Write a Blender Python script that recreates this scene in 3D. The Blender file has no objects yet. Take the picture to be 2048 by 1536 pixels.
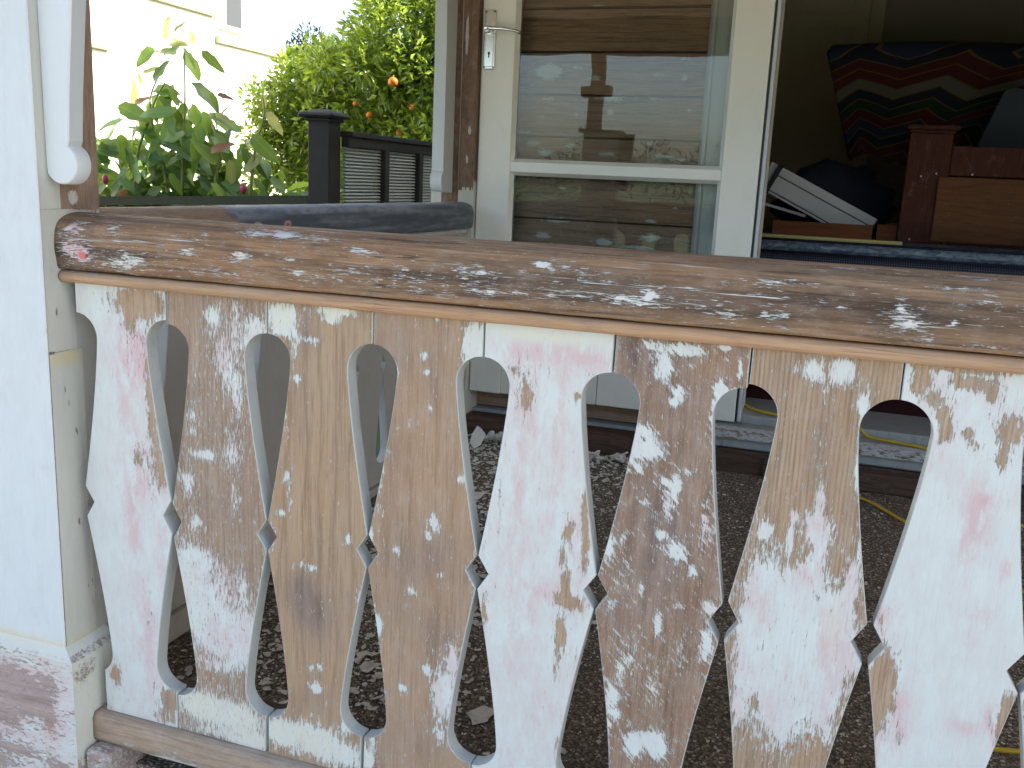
import bpy, math, random
from math import radians as Rd, sin, cos, pi, sqrt, exp
from mathutils import Vector, Matrix, noise as mnoise
random.seed(7)
S = bpy.context.scene
COL = S.collection

# ------------------------------------------------------------------ camera
cam = bpy.data.cameras.new('camera'); camo = bpy.data.objects.new('camera', cam); COL.objects.link(camo)
camo.location = (0.9377, -0.9802, 0.1595)
camo.rotation_euler = (Rd(77.781), Rd(-2.609), Rd(18.953))
cam.sensor_fit = 'HORIZONTAL'; cam.sensor_width = 36.0; cam.lens = 36.0 * 1876.93 / 2048
cam.clip_start = 0.02; cam.clip_end = 2000
S.camera = camo
# ------------------------------------------------------------------ sky, sun, exposure
SUN_EL = Rd(40); SUN_AZ = math.atan2(1.0, 0.45)          # azimuth clockwise from +Y
w = bpy.data.worlds.new("World"); S.world = w; w.use_nodes = True
nt = w.node_tree; nt.nodes.clear()
sky = nt.nodes.new('ShaderNodeTexSky'); sky.sky_type = 'NISHITA'; sky.sun_disc = False
sky.sun_elevation = SUN_EL; sky.sun_rotation = SUN_AZ; sky.dust_density = 3.0; sky.air_density = 1.0; sky.ozone_density = 1.0
bg = nt.nodes.new('ShaderNodeBackground'); bg.inputs['Strength'].default_value = 0.15
out = nt.nodes.new('ShaderNodeOutputWorld')
nt.links.new(sky.outputs[0], bg.inputs[0]); nt.links.new(bg.outputs[0], out.inputs[0])
sl = bpy.data.lights.new('sun', 'SUN'); sl.energy = 5.0; sl.angle = Rd(0.5); sl.color = (1.0, 0.94, 0.84)
so = bpy.data.objects.new('sun', sl); COL.objects.link(so)
sd = Vector((sin(SUN_AZ) * cos(SUN_EL), cos(SUN_AZ) * cos(SUN_EL), sin(SUN_EL)))
so.rotation_euler = sd.to_track_quat('Z', 'Y').to_euler(); so.location = (5, 3, 6)
vs = S.view_settings; vs.view_transform = 'Standard'; vs.look = 'None'; vs.gamma = 1.0; vs.exposure = 1.80
vs.use_curve_mapping = False
S.render.engine = 'CYCLES'
S.cycles.max_bounces = 8; S.cycles.diffuse_bounces = 5; S.cycles.glossy_bounces = 4; S.cycles.transparent_max_bounces = 12
S.cycles.caustics_reflective = False; S.cycles.caustics_refractive = False

# ------------------------------------------------------------------ helpers
class MB:
    def __init__(s): s.v = []; s.f = []; s.m = []; s.c = {}; s.sm = []
    def vert(s, p, c=None):
        s.v.append(tuple(p))
        if c is not None: s.c[len(s.v) - 1] = c
        return len(s.v) - 1
    def face(s, ids, m=0, smooth=False): s.f.append(tuple(ids)); s.m.append(m); s.sm.append(smooth)
    def box(s, a, b, m=0, bev=0.0, R=None, o=None):
        x0, y0, z0 = a; x1, y1, z1 = b
        if bev <= 0:
            P = [(x, y, z) for x in (x0, x1) for y in (y0, y1) for z in (z0, z1)]
            F = [(0, 1, 3, 2), (4, 6, 7, 5), (0, 4, 5, 1), (2, 3, 7, 6), (0, 2, 6, 4), (1, 5, 7, 3)]
        else:
            bev = min(bev, (x1 - x0) * .45, (y1 - y0) * .45, (z1 - z0) * .45)
            P = []; idx = {}
            for ix in (0, 1):
                for iy in (0, 1):
                    for iz in (0, 1):
                        cx = (x0, x1)[ix]; cy = (y0, y1)[iy]; cz = (z0, z1)[iz]
                        dx = bev * (1 - 2 * ix); dy = bev * (1 - 2 * iy); dz = bev * (1 - 2 * iz)
                        idx[ix, iy, iz, 'x'] = len(P); P.append((cx, cy + dy, cz + dz))
                        idx[ix, iy, iz, 'y'] = len(P); P.append((cx + dx, cy, cz + dz))
                        idx[ix, iy, iz, 'z'] = len(P); P.append((cx + dx, cy + dy, cz))
            F = []
            ring = [(0, 0), (1, 0), (1, 1), (0, 1)]
            for k in (0, 1):
                F.append([idx[k, a1, b1, 'x'] for a1, b1 in (ring if k else ring[::-1])])
                F.append([idx[a1, k, b1, 'y'] for a1, b1 in (ring[::-1] if k else ring)])
                F.append([idx[a1, b1, k, 'z'] for a1, b1 in (ring if k else ring[::-1])])
            for ix in (0, 1):
                for iy in (0, 1):
                    q = [idx[ix, iy, 0, 'x'], idx[ix, iy, 0, 'y'], idx[ix, iy, 1, 'y'], idx[ix, iy, 1, 'x']]
                    F.append(q if (ix + iy) % 2 else q[::-1])
            for ix in (0, 1):
                for iz in (0, 1):
                    q = [idx[ix, 0, iz, 'x'], idx[ix, 0, iz, 'z'], idx[ix, 1, iz, 'z'], idx[ix, 1, iz, 'x']]
                    F.append(q[::-1] if (ix + iz) % 2 else q)
            for iy in (0, 1):
                for iz in (0, 1):
                    q = [idx[0, iy, iz, 'y'], idx[0, iy, iz, 'z'], idx[1, iy, iz, 'z'], idx[1, iy, iz, 'y']]
                    F.append(q if (iy + iz) % 2 else q[::-1])
            for ix in (0, 1):
                for iy in (0, 1):
                    for iz in (0, 1):
                        q = [idx[ix, iy, iz, t] for t in 'xyz']
                        F.append(q if (ix + iy + iz) % 2 else q[::-1])
        n = len(s.v)
        for p in P:
            p = Vector(p)
            if R is not None: p = R @ p
            if o is not None: p = p + Vector(o)
            s.v.append(tuple(p))
        for q in F: s.face([n + i for i in q], m)
    def tube(s, pts, r, n=8, m=0, cap=True, smooth=True):
        pts = [Vector(p) for p in pts]; rings = []
        for i, p in enumerate(pts):
            t = (pts[min(i + 1, len(pts) - 1)] - pts[max(i - 1, 0)]).normalized()
            a = t.orthogonal().normalized() if i == 0 else (rings_a - t * rings_a.dot(t)).normalized()
            rings_a = a; bb = t.cross(a); rr = r[i] if isinstance(r, (list, tuple)) else r
            rings.append([s.vert(p + a * (rr * cos(2 * pi * k / n)) + bb * (rr * sin(2 * pi * k / n))) for k in range(n)])
        for i in range(len(rings) - 1):
            for k in range(n):
                s.face((rings[i][k], rings[i][(k + 1) % n], rings[i + 1][(k + 1) % n], rings[i + 1][k]), m, smooth)
        if cap:
            s.face(rings[0][::-1], m); s.face(rings[-1], m)
    def prism(s, outline, axis, a, b, m=0, smooth=False):
        """outline: list of 2-D points; axis 'x','y','z': extrude from a to b"""
        def P(p, t): return {'x': (t, p[0], p[1]), 'y': (p[0], t, p[1]), 'z': (p[0], p[1], t)}[axis]
        n = len(outline)
        A = [s.vert(P(p, a)) for p in outline]; B = [s.vert(P(p, b)) for p in outline]
        s.face(A, m); s.face(B[::-1], m)
        for i in range(n): s.face((A[i], B[i], B[(i + 1) % n], A[(i + 1) % n]), m, smooth)

def fixn(me):
    import bmesh
    bm = bmesh.new(); bm.from_mesh(me); bmesh.ops.recalc_face_normals(bm, faces=bm.faces); bm.to_mesh(me); bm.free()

def obj(name, mb, mats, parent=None, loc=None, fix=True, label=None, cat=None, group=None, kind=None):
    if not isinstance(mats, (list, tuple)): mats = [mats]
    o0 = Vector(parent['_w']) if parent is not None else Vector(loc or (0, 0, 0))
    me = bpy.data.meshes.new(name)
    me.from_pydata([tuple(Vector(v) - o0) for v in mb.v], [], mb.f)
    for mt in mats: me.materials.append(mt)
    me.polygons.foreach_set('material_index', mb.m)
    me.polygons.foreach_set('use_smooth', mb.sm)
    if mb.c:
        at = me.color_attributes.new('paint', 'FLOAT_COLOR', 'POINT')
        buf = []
        for i in range(len(mb.v)): buf.extend(mb.c.get(i, (0.5, 0, 0, 0)))
        at.data.foreach_set('color', buf)
    if fix: fixn(me)
    me.update()
    o = bpy.data.objects.new(name, me); COL.objects.link(o)
    if parent is not None: o.parent = parent; o['_w'] = tuple(o0)
    else: o.location = o0; o['_w'] = tuple(o0)
    tag(o, label, cat, group, kind)
    return o

def tag(o, label=None, cat=None, group=None, kind=None):
    if label: o['label'] = label
    if cat: o['category'] = cat
    if group: o['group'] = group
    if kind: o['kind'] = kind
    return o

def thing(name, loc, label, cat, group=None):
    o = bpy.data.objects.new(name, None); COL.objects.link(o); o.location = loc; o['_w'] = tuple(loc)
    o.empty_display_size = .05
    return tag(o, label, cat, group)

# ------------------------------------------------------------------ materials
class NT:
    def __init__(s, name):
        s.mat = bpy.data.materials.new(name); s.mat.use_nodes = True; s.t = s.mat.node_tree; s.t.nodes.clear()
        s.out = s.n('ShaderNodeOutputMaterial')
    def n(s, typ, **k):
        nd = s.t.nodes.new(typ)
        for a, v in k.items(): setattr(nd, a, v)
        return nd
    def put(s, sock, v):
        if v is None: return
        if isinstance(v, bpy.types.NodeSocket): s.t.links.new(v, sock)
        elif isinstance(v, (tuple, list)):
            if len(v) == 3 and len(sock.default_value) == 4: v = (*v, 1)
            sock.default_value = v
        else: sock.default_value = v
    def math(s, op, a, b=None, c=None, clamp=False):
        nd = s.n('ShaderNodeMath', operation=op, use_clamp=clamp)
        for i, v in enumerate((a, b, c)): s.put(nd.inputs[i], v)
        return nd.outputs[0]
    def mix(s, f, a, b, mode='MIX'):
        nd = s.n('ShaderNodeMix', data_type='RGBA', blend_type=mode); nd.clamp_factor = True
        s.put(nd.inputs[0], f); s.put(nd.inputs[6], a); s.put(nd.inputs[7], b)
        return nd.outputs[2]
    def pos(s): return s.n('ShaderNodeNewGeometry').outputs['Position']
    def mapp(s, vec, scale=(1, 1, 1), rot=(0, 0, 0), loc=(0, 0, 0)):
        # rotate first, then scale
        a = s.n('ShaderNodeMapping'); s.put(a.inputs['Vector'], vec); a.inputs['Rotation'].default_value = rot; a.inputs['Location'].default_value = loc
        b = s.n('ShaderNodeMapping'); s.put(b.inputs['Vector'], a.outputs[0]); b.inputs['Scale'].default_value = scale
        return b.outputs[0]
    def noise(s, vec, scale=1.0, detail=4.0, rough=.55, dist=0.0):
        nd = s.n('ShaderNodeTexNoise'); s.put(nd.inputs['Vector'], vec); nd.inputs['Scale'].default_value = scale
        nd.inputs['Detail'].default_value = detail; nd.inputs['Roughness'].default_value = rough; nd.inputs['Distortion'].default_value = dist
        return nd.outputs[0]
    def smooth(s, v, a, b, lo=0.0, hi=1.0):
        nd = s.n('ShaderNodeMapRange', interpolation_type='SMOOTHSTEP'); s.put(nd.inputs[0], v)
        for i, k in enumerate((a, b, lo, hi)): nd.inputs[i + 1].default_value = k
        return nd.outputs[0]
    def ramp(s, v, stops, interp='LINEAR'):
        nd = s.n('ShaderNodeValToRGB'); s.put(nd.inputs[0], v); cr = nd.color_ramp; cr.interpolation = interp
        while len(cr.elements) > 1: cr.elements.remove(cr.elements[-1])
        cr.elements[0].position = stops[0][0]; cr.elements[0].color = (*stops[0][1], 1)
        for p, c in stops[1:]:
            e = cr.elements.new(p); e.color = (*c, 1)
        return nd.outputs[0]
    def bump(s, h, strength=.5, dist=.001, normal=None):
        nd = s.n('ShaderNodeBump'); s.put(nd.inputs['Height'], h); nd.inputs['Strength'].default_value = strength; nd.inputs['Distance'].default_value = dist
        if normal: s.put(nd.inputs['Normal'], normal)
        return nd.outputs[0]
    def pbr(s, col, rough=.6, bump=None, metal=0.0, spec=.5, **k):
        nd = s.n('ShaderNodeBsdfPrincipled'); s.put(nd.inputs['Base Color'], col); s.put(nd.inputs['Roughness'], rough)
        nd.inputs['Metallic'].default_value = metal; nd.inputs['Specular IOR Level'].default_value = spec
        if bump is not None: s.put(nd.inputs['Normal'], bump)
        for a, v in k.items(): s.put(nd.inputs[a.replace('_', ' ')], v)
        s.put(s.out.inputs[0], nd.outputs[0]); return s.mat

WHITE = (.545, .575, .545); PINK = (.52, .39, .39); CREAM = (.57, .56, .455)
def stripped(name, axis='z', tone=(.40, .245, .150), dark=(.19, .105, .062), light=(.52, .36, .24), ring=.5, ringscale=32.0, na=1.1, nb=.65, mstretch=.3, veil=.3, ringpow=4.0, cream=CREAM, crack=0.0, gd0=(.13, .09, .075), gd1=(.25, .185, .155),
             white=WHITE, diag=0.0, seed=0.0, rough=.65, fleck=0.0, darkstreak=.0, sharp=.10):
    """bare wood with remains of paint. attribute paint = (cover, pink, grey-dark, cream)"""
    T = NT(name); p = T.pos()
    long_, across = (.14, 1.0)
    def sc(k, l=long_):
        return {'z': (k, k, k * l), 'x': (k * l, k, k), 'y': (k, k * l, k)}[axis]
    att = T.n('ShaderNodeAttribute', attribute_name='paint')
    sep = T.n('ShaderNodeSeparateColor'); T.put(sep.inputs[0], att.outputs['Color'])
    W, Pk, D = sep.outputs[0], sep.outputs[1], sep.outputs[2]; C = att.outputs['Alpha']
    # wood
    g1 = T.noise(T.mapp(p, sc(70, .06), loc=(seed, seed * .7, seed * 1.3)), 1, 6, .6)
    g2 = T.noise(T.mapp(p, sc(420, .04), loc=(seed, 0, 3)), 1, 3, .6)
    g3 = T.noise(T.mapp(p, sc(14, .25), loc=(seed * 2, 1, 0)), 1, 3, .5)
    # growth rings: distorted bands across the grain
    low = T.noise(T.mapp(p, sc(9, .22), loc=(seed * 3, 2, seed)), 1, 2, .5)
    sepp = T.n('ShaderNodeSeparateXYZ'); T.put(sepp.inputs[0], p)
    cross = {'z': sepp.outputs[0], 'x': sepp.outputs[2], 'y': sepp.outputs[2]}[axis]
    if axis == 'y': cross = sepp.outputs[2]
    ph = T.math('ADD', T.math('MULTIPLY', cross, ringscale * 6.283), T.math('MULTIPLY', low, 34.0))
    ph = T.math('ADD', ph, T.math('MULTIPLY', g1, 2.5))
    rg = T.math('POWER', T.math('ADD', T.math('MULTIPLY', T.math('SINE', ph), .5), .5), ringpow)
    col = T.ramp(g1, [(.25, dark), (.45, tone), (.62, tone), (.85, light)])
    col = T.mix(T.smooth(g3, .35, .7, 0, .55), col, tuple(c * k for c, k in zip(tone, (1.18, 1.0, .82))))
    col = T.mix(T.math('MULTIPLY', rg, ring), col, dark)
    col = T.mix(T.smooth(g2, .50, .70, 0, .6), col, dark)
    col = T.mix(T.smooth(g2, .5, .3, 0, .5), col, light)
    if darkstreak > 0:
        ds = T.noise(T.mapp(p, sc(120, .035), loc=(seed, 7, seed)), 1, 5, .65)
        col = T.mix(T.math('MULTIPLY', T.smooth(ds, .5, .68), darkstreak), col, (.07, .042, .03))
    gd = T.mix(T.smooth(g1, .35, .65), gd0, gd1)
    col = T.mix(T.math('MULTIPLY', D, T.smooth(g3, .2, .6, .45, 1.0), clamp=True), col, gd)
    sp_ = T.noise(T.mapp(p, sc(36, .6), loc=(seed, 3, 3)), 1, 6, .7)
    col = T.mix(T.smooth(sp_, .54, .70, 0, .35), col, tuple(c * .8 for c in gd1))
    if crack > 0:
        ck = T.noise(T.mapp(p, sc(75, .02), loc=(seed, 2, 5)), 1, 3, .5)
        ck2 = T.noise(T.mapp(p, sc(20, .3), loc=(2, seed, 5)), 1, 2, .5)
        ln = T.math('MULTIPLY', T.smooth(T.math('ABSOLUTE', T.math('SUBTRACT', ck, .52)), .010, .002), T.smooth(ck2, .48, .6))
        col = T.mix(T.math('MULTIPLY', ln, crack), col, (.03, .02, .015))
    # cover mask
    n1 = T.noise(T.mapp(p, sc(190, mstretch), rot=(0, diag, 0) if axis == 'z' else (0, 0, 0), loc=(seed, 5, 2)), 1, 9, .74)
    n2 = T.noise(T.mapp(p, sc(760, .10), loc=(1, seed, 9)), 1, 4, .75)
    vn = T.noise(T.mapp(p, sc(60, .5), loc=(8, seed, 4)), 1, 7, .7)
    vl = T.math('MULTIPLY', T.smooth(T.math('ADD', vn, T.math('MULTIPLY', T.math('SUBTRACT', n2, .5), .7)), .42, .75), veil)
    col = T.mix(vl, col, (.50, .43, .36))
    m = T.math('ADD', W, T.math('MULTIPLY', T.math('SUBTRACT', n1, .5), na * 2))
    m = T.math('ADD', m, T.math('MULTIPLY', T.math('SUBTRACT', n2, .5), nb * 2))
    if diag:
        n4 = T.noise(T.mapp(p, (1000, 300, 30), rot=(0, diag, 0), loc=(seed, 0, 0)), 1, 3, .6)
        m = T.math('ADD', m, T.math('MULTIPLY', T.math('SUBTRACT', n4, .5), .7))
    mask = T.smooth(m, .5 - sharp, .5 + sharp)
    if crack > .85:
        st_ = T.noise(T.mapp(p, sc(560, .020), loc=(seed, 4, 4)), 1, 2, .5)
        rg_ = T.noise(T.mapp(p, sc(40, .15), loc=(3, seed, 8)), 1, 3, .6)
        mask = T.math('MAXIMUM', mask, T.math('MULTIPLY', T.smooth(st_, .635, .69), T.smooth(T.math('ADD', rg_, T.math('MULTIPLY', D, .12)), .50, .62)))
    n6 = T.noise(T.mapp(p, sc(520, .5), loc=(6, 6, seed)), 1, 2, .6)
    dots = T.math('MULTIPLY', T.smooth(n6, .70, .76), T.smooth(T.math('ADD', W, sp_), .62, .85))
    mask = T.math('MAXIMUM', mask, T.math('MULTIPLY', dots, .8))
    # paint colours
    n3 = T.noise(T.mapp(p, sc(45, .4), loc=(4, seed, 1)), 1, 7, .7)
    pk = T.math('MULTIPLY', T.smooth(T.math('ADD', n3, T.math('MULTIPLY', n2, .3)), .50, .74), Pk)
    pk = T.math('ADD', pk, T.math('MULTIPLY', T.math('SUBTRACT', Pk, 1.0), 1.2), clamp=False)
    pk = T.math('MAXIMUM', pk, T.math('MULTIPLY', T.smooth(T.math('ADD', n3, T.math('MULTIPLY', n2, .3)), .50, .74), T.math('MINIMUM', Pk, 1.0)), clamp=True)
    pc = T.mix(T.smooth(n3, .35, .7, 0, .5), white, tuple(c * .9 for c in white))
    pc = T.mix(pk, pc, PINK)
    edge_ = T.math('MULTIPLY', T.smooth(m, .52, .64), T.smooth(m, .95, .72))
    pc = T.mix(T.math('MULTIPLY', T.math('MULTIPLY', edge_, T.smooth(n3, .42, .6)), T.math('MINIMUM', T.math('ADD', T.math('MULTIPLY', Pk, 1.2), .12), .8)), pc, (.55, .36, .37))
    pc = T.mix(T.smooth(Pk, 1.2, 1.9), pc, (.50, .12, .10))
    pc = T.mix(T.math('MULTIPLY', C, T.smooth(n3, .35, .55, .35, 1)), pc, cream)
    pc = T.mix(T.smooth(n2, .58, .78, 0, .38), pc, (.42, .36, .33))
    sc2 = T.noise(T.mapp(p, sc(28, .5), loc=(9, seed, 3)), 1, 8, .75)
    pc = T.mix(T.smooth(sc2, .56, .72, 0, .30), pc, (.43, .37, .35))
    fin = T.mix(mask, col, pc)
    h = T.math('ADD', T.math('MULTIPLY', mask, .6), T.math('MULTIPLY', T.math('ADD', g2, T.math('MULTIPLY', g1, .8)), .5))
    h = T.math('SUBTRACT', h, T.math('MULTIPLY', rg, ring * .35))
    return T.pbr(fin, T.math('SUBTRACT', .78, T.math('MULTIPLY', mask, .22)), T.bump(h, .75, .0013), spec=.25)

def painted(name, c, rough=.45, var=.08, dirt=0.0, dirtc=(.3, .25, .2), scale=30, bumps=.12, spec=.4, coat=0.0):
    T = NT(name); p = T.pos()
    n = T.noise(T.mapp(p, (scale,) * 3), 1, 5, .6); n2 = T.noise(T.mapp(p, (260, 260, 200)), 1, 3, .6)
    col = T.mix(n, tuple(x * (1 - var) for x in c), tuple(min(x * (1 + var), .95) for x in c))
    if dirt: col = T.mix(T.smooth(T.noise(T.mapp(p, (22, 22, 9), loc=(3, 2, 1)), 1, 8, .7), .5, .75, 0, dirt), col, dirtc)
    return T.pbr(col, rough, T.bump(T.math('ADD', T.math('MULTIPLY', n2, .5), n), bumps, .001), spec=spec, Coat_Weight=coat)

M = {}
M['b0'] = stripped('board_paint_a', seed=1.0, ring=.1, tone=(.34, .245, .16), light=(.45, .35, .25))
M['b1'] = stripped('board_paint_b', seed=2.3, ring=.4, ringscale=150, na=.8, nb=1.3, tone=(.31, .22, .15), dark=(.16, .105, .07), light=(.42, .32, .23), sharp=.12, veil=.2)
M['b2'] = stripped('board_paint_c', seed=7.1, ring=.5, ringscale=42, ringpow=9, tone=(.36, .255, .160), light=(.43, .32, .215), dark=(.21, .135, .082), veil=.10, darkstreak=.12)
M['b3'] = stripped('board_paint_d', seed=4.4, ring=.15, ringscale=110, tone=(.34, .235, .150), dark=(.22, .14, .09), light=(.43, .32, .225), veil=.22, darkstreak=.15)
M['b4'] = stripped('board_paint_e', seed=5.2, ring=.1, sharp=.12, tone=(.34, .24, .155))
M['b5'] = stripped('board_paint_f', seed=6.6, ring=.3, ringscale=75, tone=(.265, .165, .100), dark=(.105, .066, .045), light=(.38, .27, .185), diag=.75, na=1.05, nb=.7, veil=.3, darkstreak=.3)
M['b6'] = stripped('board_paint_g', seed=8.5, ring=.5, ringscale=210, ringpow=2.5, tone=(.34, .24, .155), dark=(.17, .115, .075), light=(.44, .34, .24), na=1.0, nb=.9, veil=.2)
M['b7'] = stripped('board_paint_h', seed=9.9, ring=.3, ringscale=150, tone=(.33, .24, .16))
M['rail'] = stripped('rail_wood', axis='x', tone=(.250, .152, .085), dark=(.085, .052, .032), light=(.36, .24, .15), ring=.35, ringscale=60, darkstreak=.95, na=1.0, nb=1.25, mstretch=.3, seed=2.0, veil=.16, crack=.9, gd0=(.045, .03, .02), gd1=(.12, .08, .055))
M['bead'] = stripped('bead_wood', axis='x', tone=(.385, .245, .145), dark=(.27, .165, .095), light=(.45, .31, .20), ring=.2, ringscale=80, na=.5, nb=.4, seed=3.0, veil=.08, crack=.4)
M['brail'] = stripped('bottom_rail_wood', axis='x', tone=(.32, .245, .175), dark=(.20, .155, .12), light=(.40, .32, .24), ring=.55, ringscale=70, na=.5, nb=.4, seed=5.0)
M['srail'] = stripped('side_rail_wood', axis='y', tone=(.33, .235, .165), dark=(.20, .14, .10), light=(.46, .37, .30), ring=.3, na=.5, nb=.4, seed=6.0, white=(.085, .105, .13), cream=(.30, .33, .38))
M['plinth'] = stripped('plinth_paint', axis='x', seed=11.0, ring=.15, na=1.0, nb=.5, mstretch=.5, tone=(.36, .27, .215), dark=(.24, .175, .14), light=(.45, .36, .3), gd0=(.22, .155, .145), gd1=(.38, .29, .27))
M['lining'] = stripped('lining_paint', axis='z', seed=31.0, tone=(.20, .17, .14), dark=(.08, .07, .06), light=(.3, .26, .22), ring=.1, white=(.50, .50, .44), cream=(.54, .47, .29), na=.8, nb=.4)
M['casing'] = stripped('casing_paint', axis='z', seed=33.0, tone=(.30, .26, .22), dark=(.2, .17, .14), light=(.4, .36, .3), ring=.05, white=(.56, .585, .58), cream=(.58, .50, .32), na=.5, nb=.2)
M['postw'] = stripped('post_wood', axis='z', tone=(.29, .20, .14), dark=(.2, .125, .09), light=(.45, .33, .25), seed=12.0, ring=.4, na=.5, nb=.3)
M['postd'] = stripped('wall_post_wood', axis='z', tone=(.19, .12, .078), dark=(.09, .055, .037), light=(.28, .18, .125), seed=14.0, ring=.4, na=.5, nb=.3)
M['weather'] = stripped('weatherboard_wood', axis='x', tone=(.42, .27, .175), dark=(.19, .115, .075), light=(.54, .39, .28), seed=15.0, ring=.3, darkstreak=.5, na=.95, nb=.6, mstretch=.22, veil=.12, white=(.62, .68, .65), sharp=.05)
M['edge'] = painted('old_white_edge_paint', (.43, .44, .41), .55, .10, .6, (.3, .27, .23), bumps=.35)
M['inner'] = painted('grey_inner_paint', (.42, .41, .385), .6, .10, .3, (.24, .22, .2), bumps=.3)
M['white'] = painted('fresh_white_paint', (.555, .58, .575), .4, .03, .10, (.42, .42, .38), bumps=.06, scale=60)
M['cream'] = painted('old_cream_paint', (.56, .56, .50), .5, .10, .5, (.38, .32, .24), bumps=.25)
M['door'] = painted('door_cream_paint', (.80, .80, .73), .35, .03, .08, (.4, .36, .3), bumps=.08)
M['doorline'] = painted('dark_rubber_seal', (.03, .035, .035), .5)
M['sill'] = painted('sill_grey_paint', (.36, .38, .37), .45, .15, .6, (.16, .13, .11), bumps=.4)
M['sillw'] = stripped('sill_peeling', axis='x', tone=(.2, .13, .1), dark=(.1, .06, .05), light=(.3, .2, .15), seed=17, white=(.55, .56, .56))
M['timber'] = stripped('dark_timber', veil=.0, axis='x', tone=(.09, .055, .04), dark=(.04, .027, .02), light=(.14, .09, .065), seed=18)
M['chrome'] = NT('chrome').pbr((.78, .79, .78), .22, metal=1.0)
M['fence'] = painted('fence_dark_stain', (.013, .010, .0095), .75, .2, .3, (.03, .03, .02), bumps=.4, scale=80)
M['fenceg'] = painted('fence_mossy_stain', (.022, .024, .010), .8, .3, .5, (.05, .055, .015), bumps=.5, scale=60)
M['louvre'] = painted('fence_grey_sheet', (.30, .31, .28), .4, .08, .2, (.1, .1, .08), bumps=.1)
M['houseb'] = painted('neighbour_white', (.85, .85, .84), .6, .02, bumps=.05)
M['trimb'] = painted('neighbour_trim', (.36, .31, .16), .6, .04)  # darker colour stands in for the shadow under the trim
M['carpet'] = painted('maroon_carpet', (.07, .012, .016), .9, .25, bumps=.8, scale=300)
M['roomwall'] = painted('room_wall', (.40, .365, .32), .7, .06)
M['roomdoor'] = painted('room_door', (.60, .55, .40), .5, .04)
M['tanwood'] = stripped('veranda_ceiling_wood', veil=.0, axis='x', tone=(.62, .45, .28), dark=(.48, .33, .2), light=(.7, .55, .4), seed=21, na=.3, nb=.2)
M['rooft'] = painted('roof_iron', (.2, .22, .23), .5, .1)
M['orangefruit'] = painted('orange_peel', (.60, .16, .008), .4, .12, scale=120, bumps=.3)
M['cable'] = painted('yellow_cable', (.62, .42, .03), .4, .1)
M['redwood'] = stripped('bed_redwood', veil=.0, axis='z', tone=(.075, .028, .02), dark=(.06, .02, .015), light=(.14, .052, .036), seed=22)
M['redwoodp'] = stripped('bed_panel', veil=.0, axis='x', tone=(.15, .07, .032), dark=(.10, .045, .02), light=(.19, .09, .045), seed=23)
M['drawer'] = stripped('drawer_wood', veil=.0, axis='x', tone=(.27, .10, .045), dark=(.19, .065, .03), light=(.33, .14, .07), seed=24)
M['metalw'] = painted('white_metal', (.55, .58, .62), .35, .03)
M['black'] = painted('black_plastic', (.012, .012, .014), .5)
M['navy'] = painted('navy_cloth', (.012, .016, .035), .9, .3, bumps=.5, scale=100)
M['lath'] = painted('yellow_pine_lath', (.48, .40, .16), .5, .1)
M['greycloth'] = painted('blue_grey_cloth', (.07, .09, .12), .9, .15, bumps=.4, scale=200)
# mattress side: navy mesh; border: mottled blue
T = NT('mattress_mesh'); p = T.pos()
sx = T.n('ShaderNodeSeparateXYZ'); T.put(sx.inputs[0], p)
a = T.math('SINE', T.math('MULTIPLY', sx.outputs[0], 900)); b_ = T.math('SINE', T.math('MULTIPLY', sx.outputs[2], 900))
k = T.math('MULTIPLY', T.smooth(a, -.3, .6), T.smooth(b_, -.6, .3))
M['mesh'] = T.pbr(T.mix(k, (.012, .015, .03), (.085, .10, .16)), .8, T.bump(k, .5, .001))
T = NT('mattress_border'); p = T.pos(); n = T.noise(T.mapp(p, (22, 22, 60)), 1, 4, .6, 1.5)
M['border'] = T.pbr(T.ramp(n, [(.35, (.05, .075, .13)), (.5, (.11, .16, .22)), (.65, (.25, .3, .34))]), .8)
# glass
T = NT('glass_pane')
fr = T.n('ShaderNodeFresnel'); fr.inputs['IOR'].default_value = 1.55
tr = T.n('ShaderNodeBsdfTransparent'); tr.inputs[0].default_value = (.95, .97, .95, 1)
gl = T.n('ShaderNodeBsdfGlossy'); gl.inputs['Roughness'].default_value = 0.0
wav = T.noise(T.mapp(T.pos(), (5, 5, 7)), 1, 1, .5)
T.put(gl.inputs['Normal'], T.bump(wav, .05, .01))
ms = T.n('ShaderNodeMixShader'); T.put(ms.inputs[0], T.math('MULTIPLY', fr.outputs[0], 1.1)); T.put(ms.inputs[1], tr.outputs[0]); T.put(ms.inputs[2], gl.outputs[0])
T.put(T.out.inputs[0], ms.outputs[0]); M['glass'] = T.mat
# aggregate concrete
T = NT('aggregate_concrete'); p = T.pos()
def vor(scale, feat='F1', out=0):
    nd = T.n('ShaderNodeTexVoronoi', feature=feat); T.put(nd.inputs['Vector'], p); nd.inputs['Scale'].default_value = scale
    return nd
v1 = vor(190); v2 = vor(420)
c1 = T.ramp(T.n('ShaderNodeSeparateColor').outputs[0], [(0, (0, 0, 0))])
s1 = T.n('ShaderNodeSeparateColor'); T.put(s1.inputs[0], v1.outputs['Color'])
pc = T.ramp(s1.outputs[0], [(0, (.09, .07, .05)), (.3, (.21, .165, .115)), (.55, (.32, .25, .17)), (.78, (.34, .27, .2)), (.93, (.5, .44, .36)), (1, (.66, .62, .55))])
s2 = T.n('ShaderNodeSeparateColor'); T.put(s2.inputs[0], v2.outputs['Color'])
mort = T.ramp(s2.outputs[1], [(0, (.045, .037, .03)), (.8, (.12, .10, .08)), (1, (.3, .26, .22))])
mk = T.smooth(v1.outputs['Distance'], .62, .42)
big = T.noise(T.mapp(p, (5, 5, 5)), 1, 3, .6)
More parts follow.
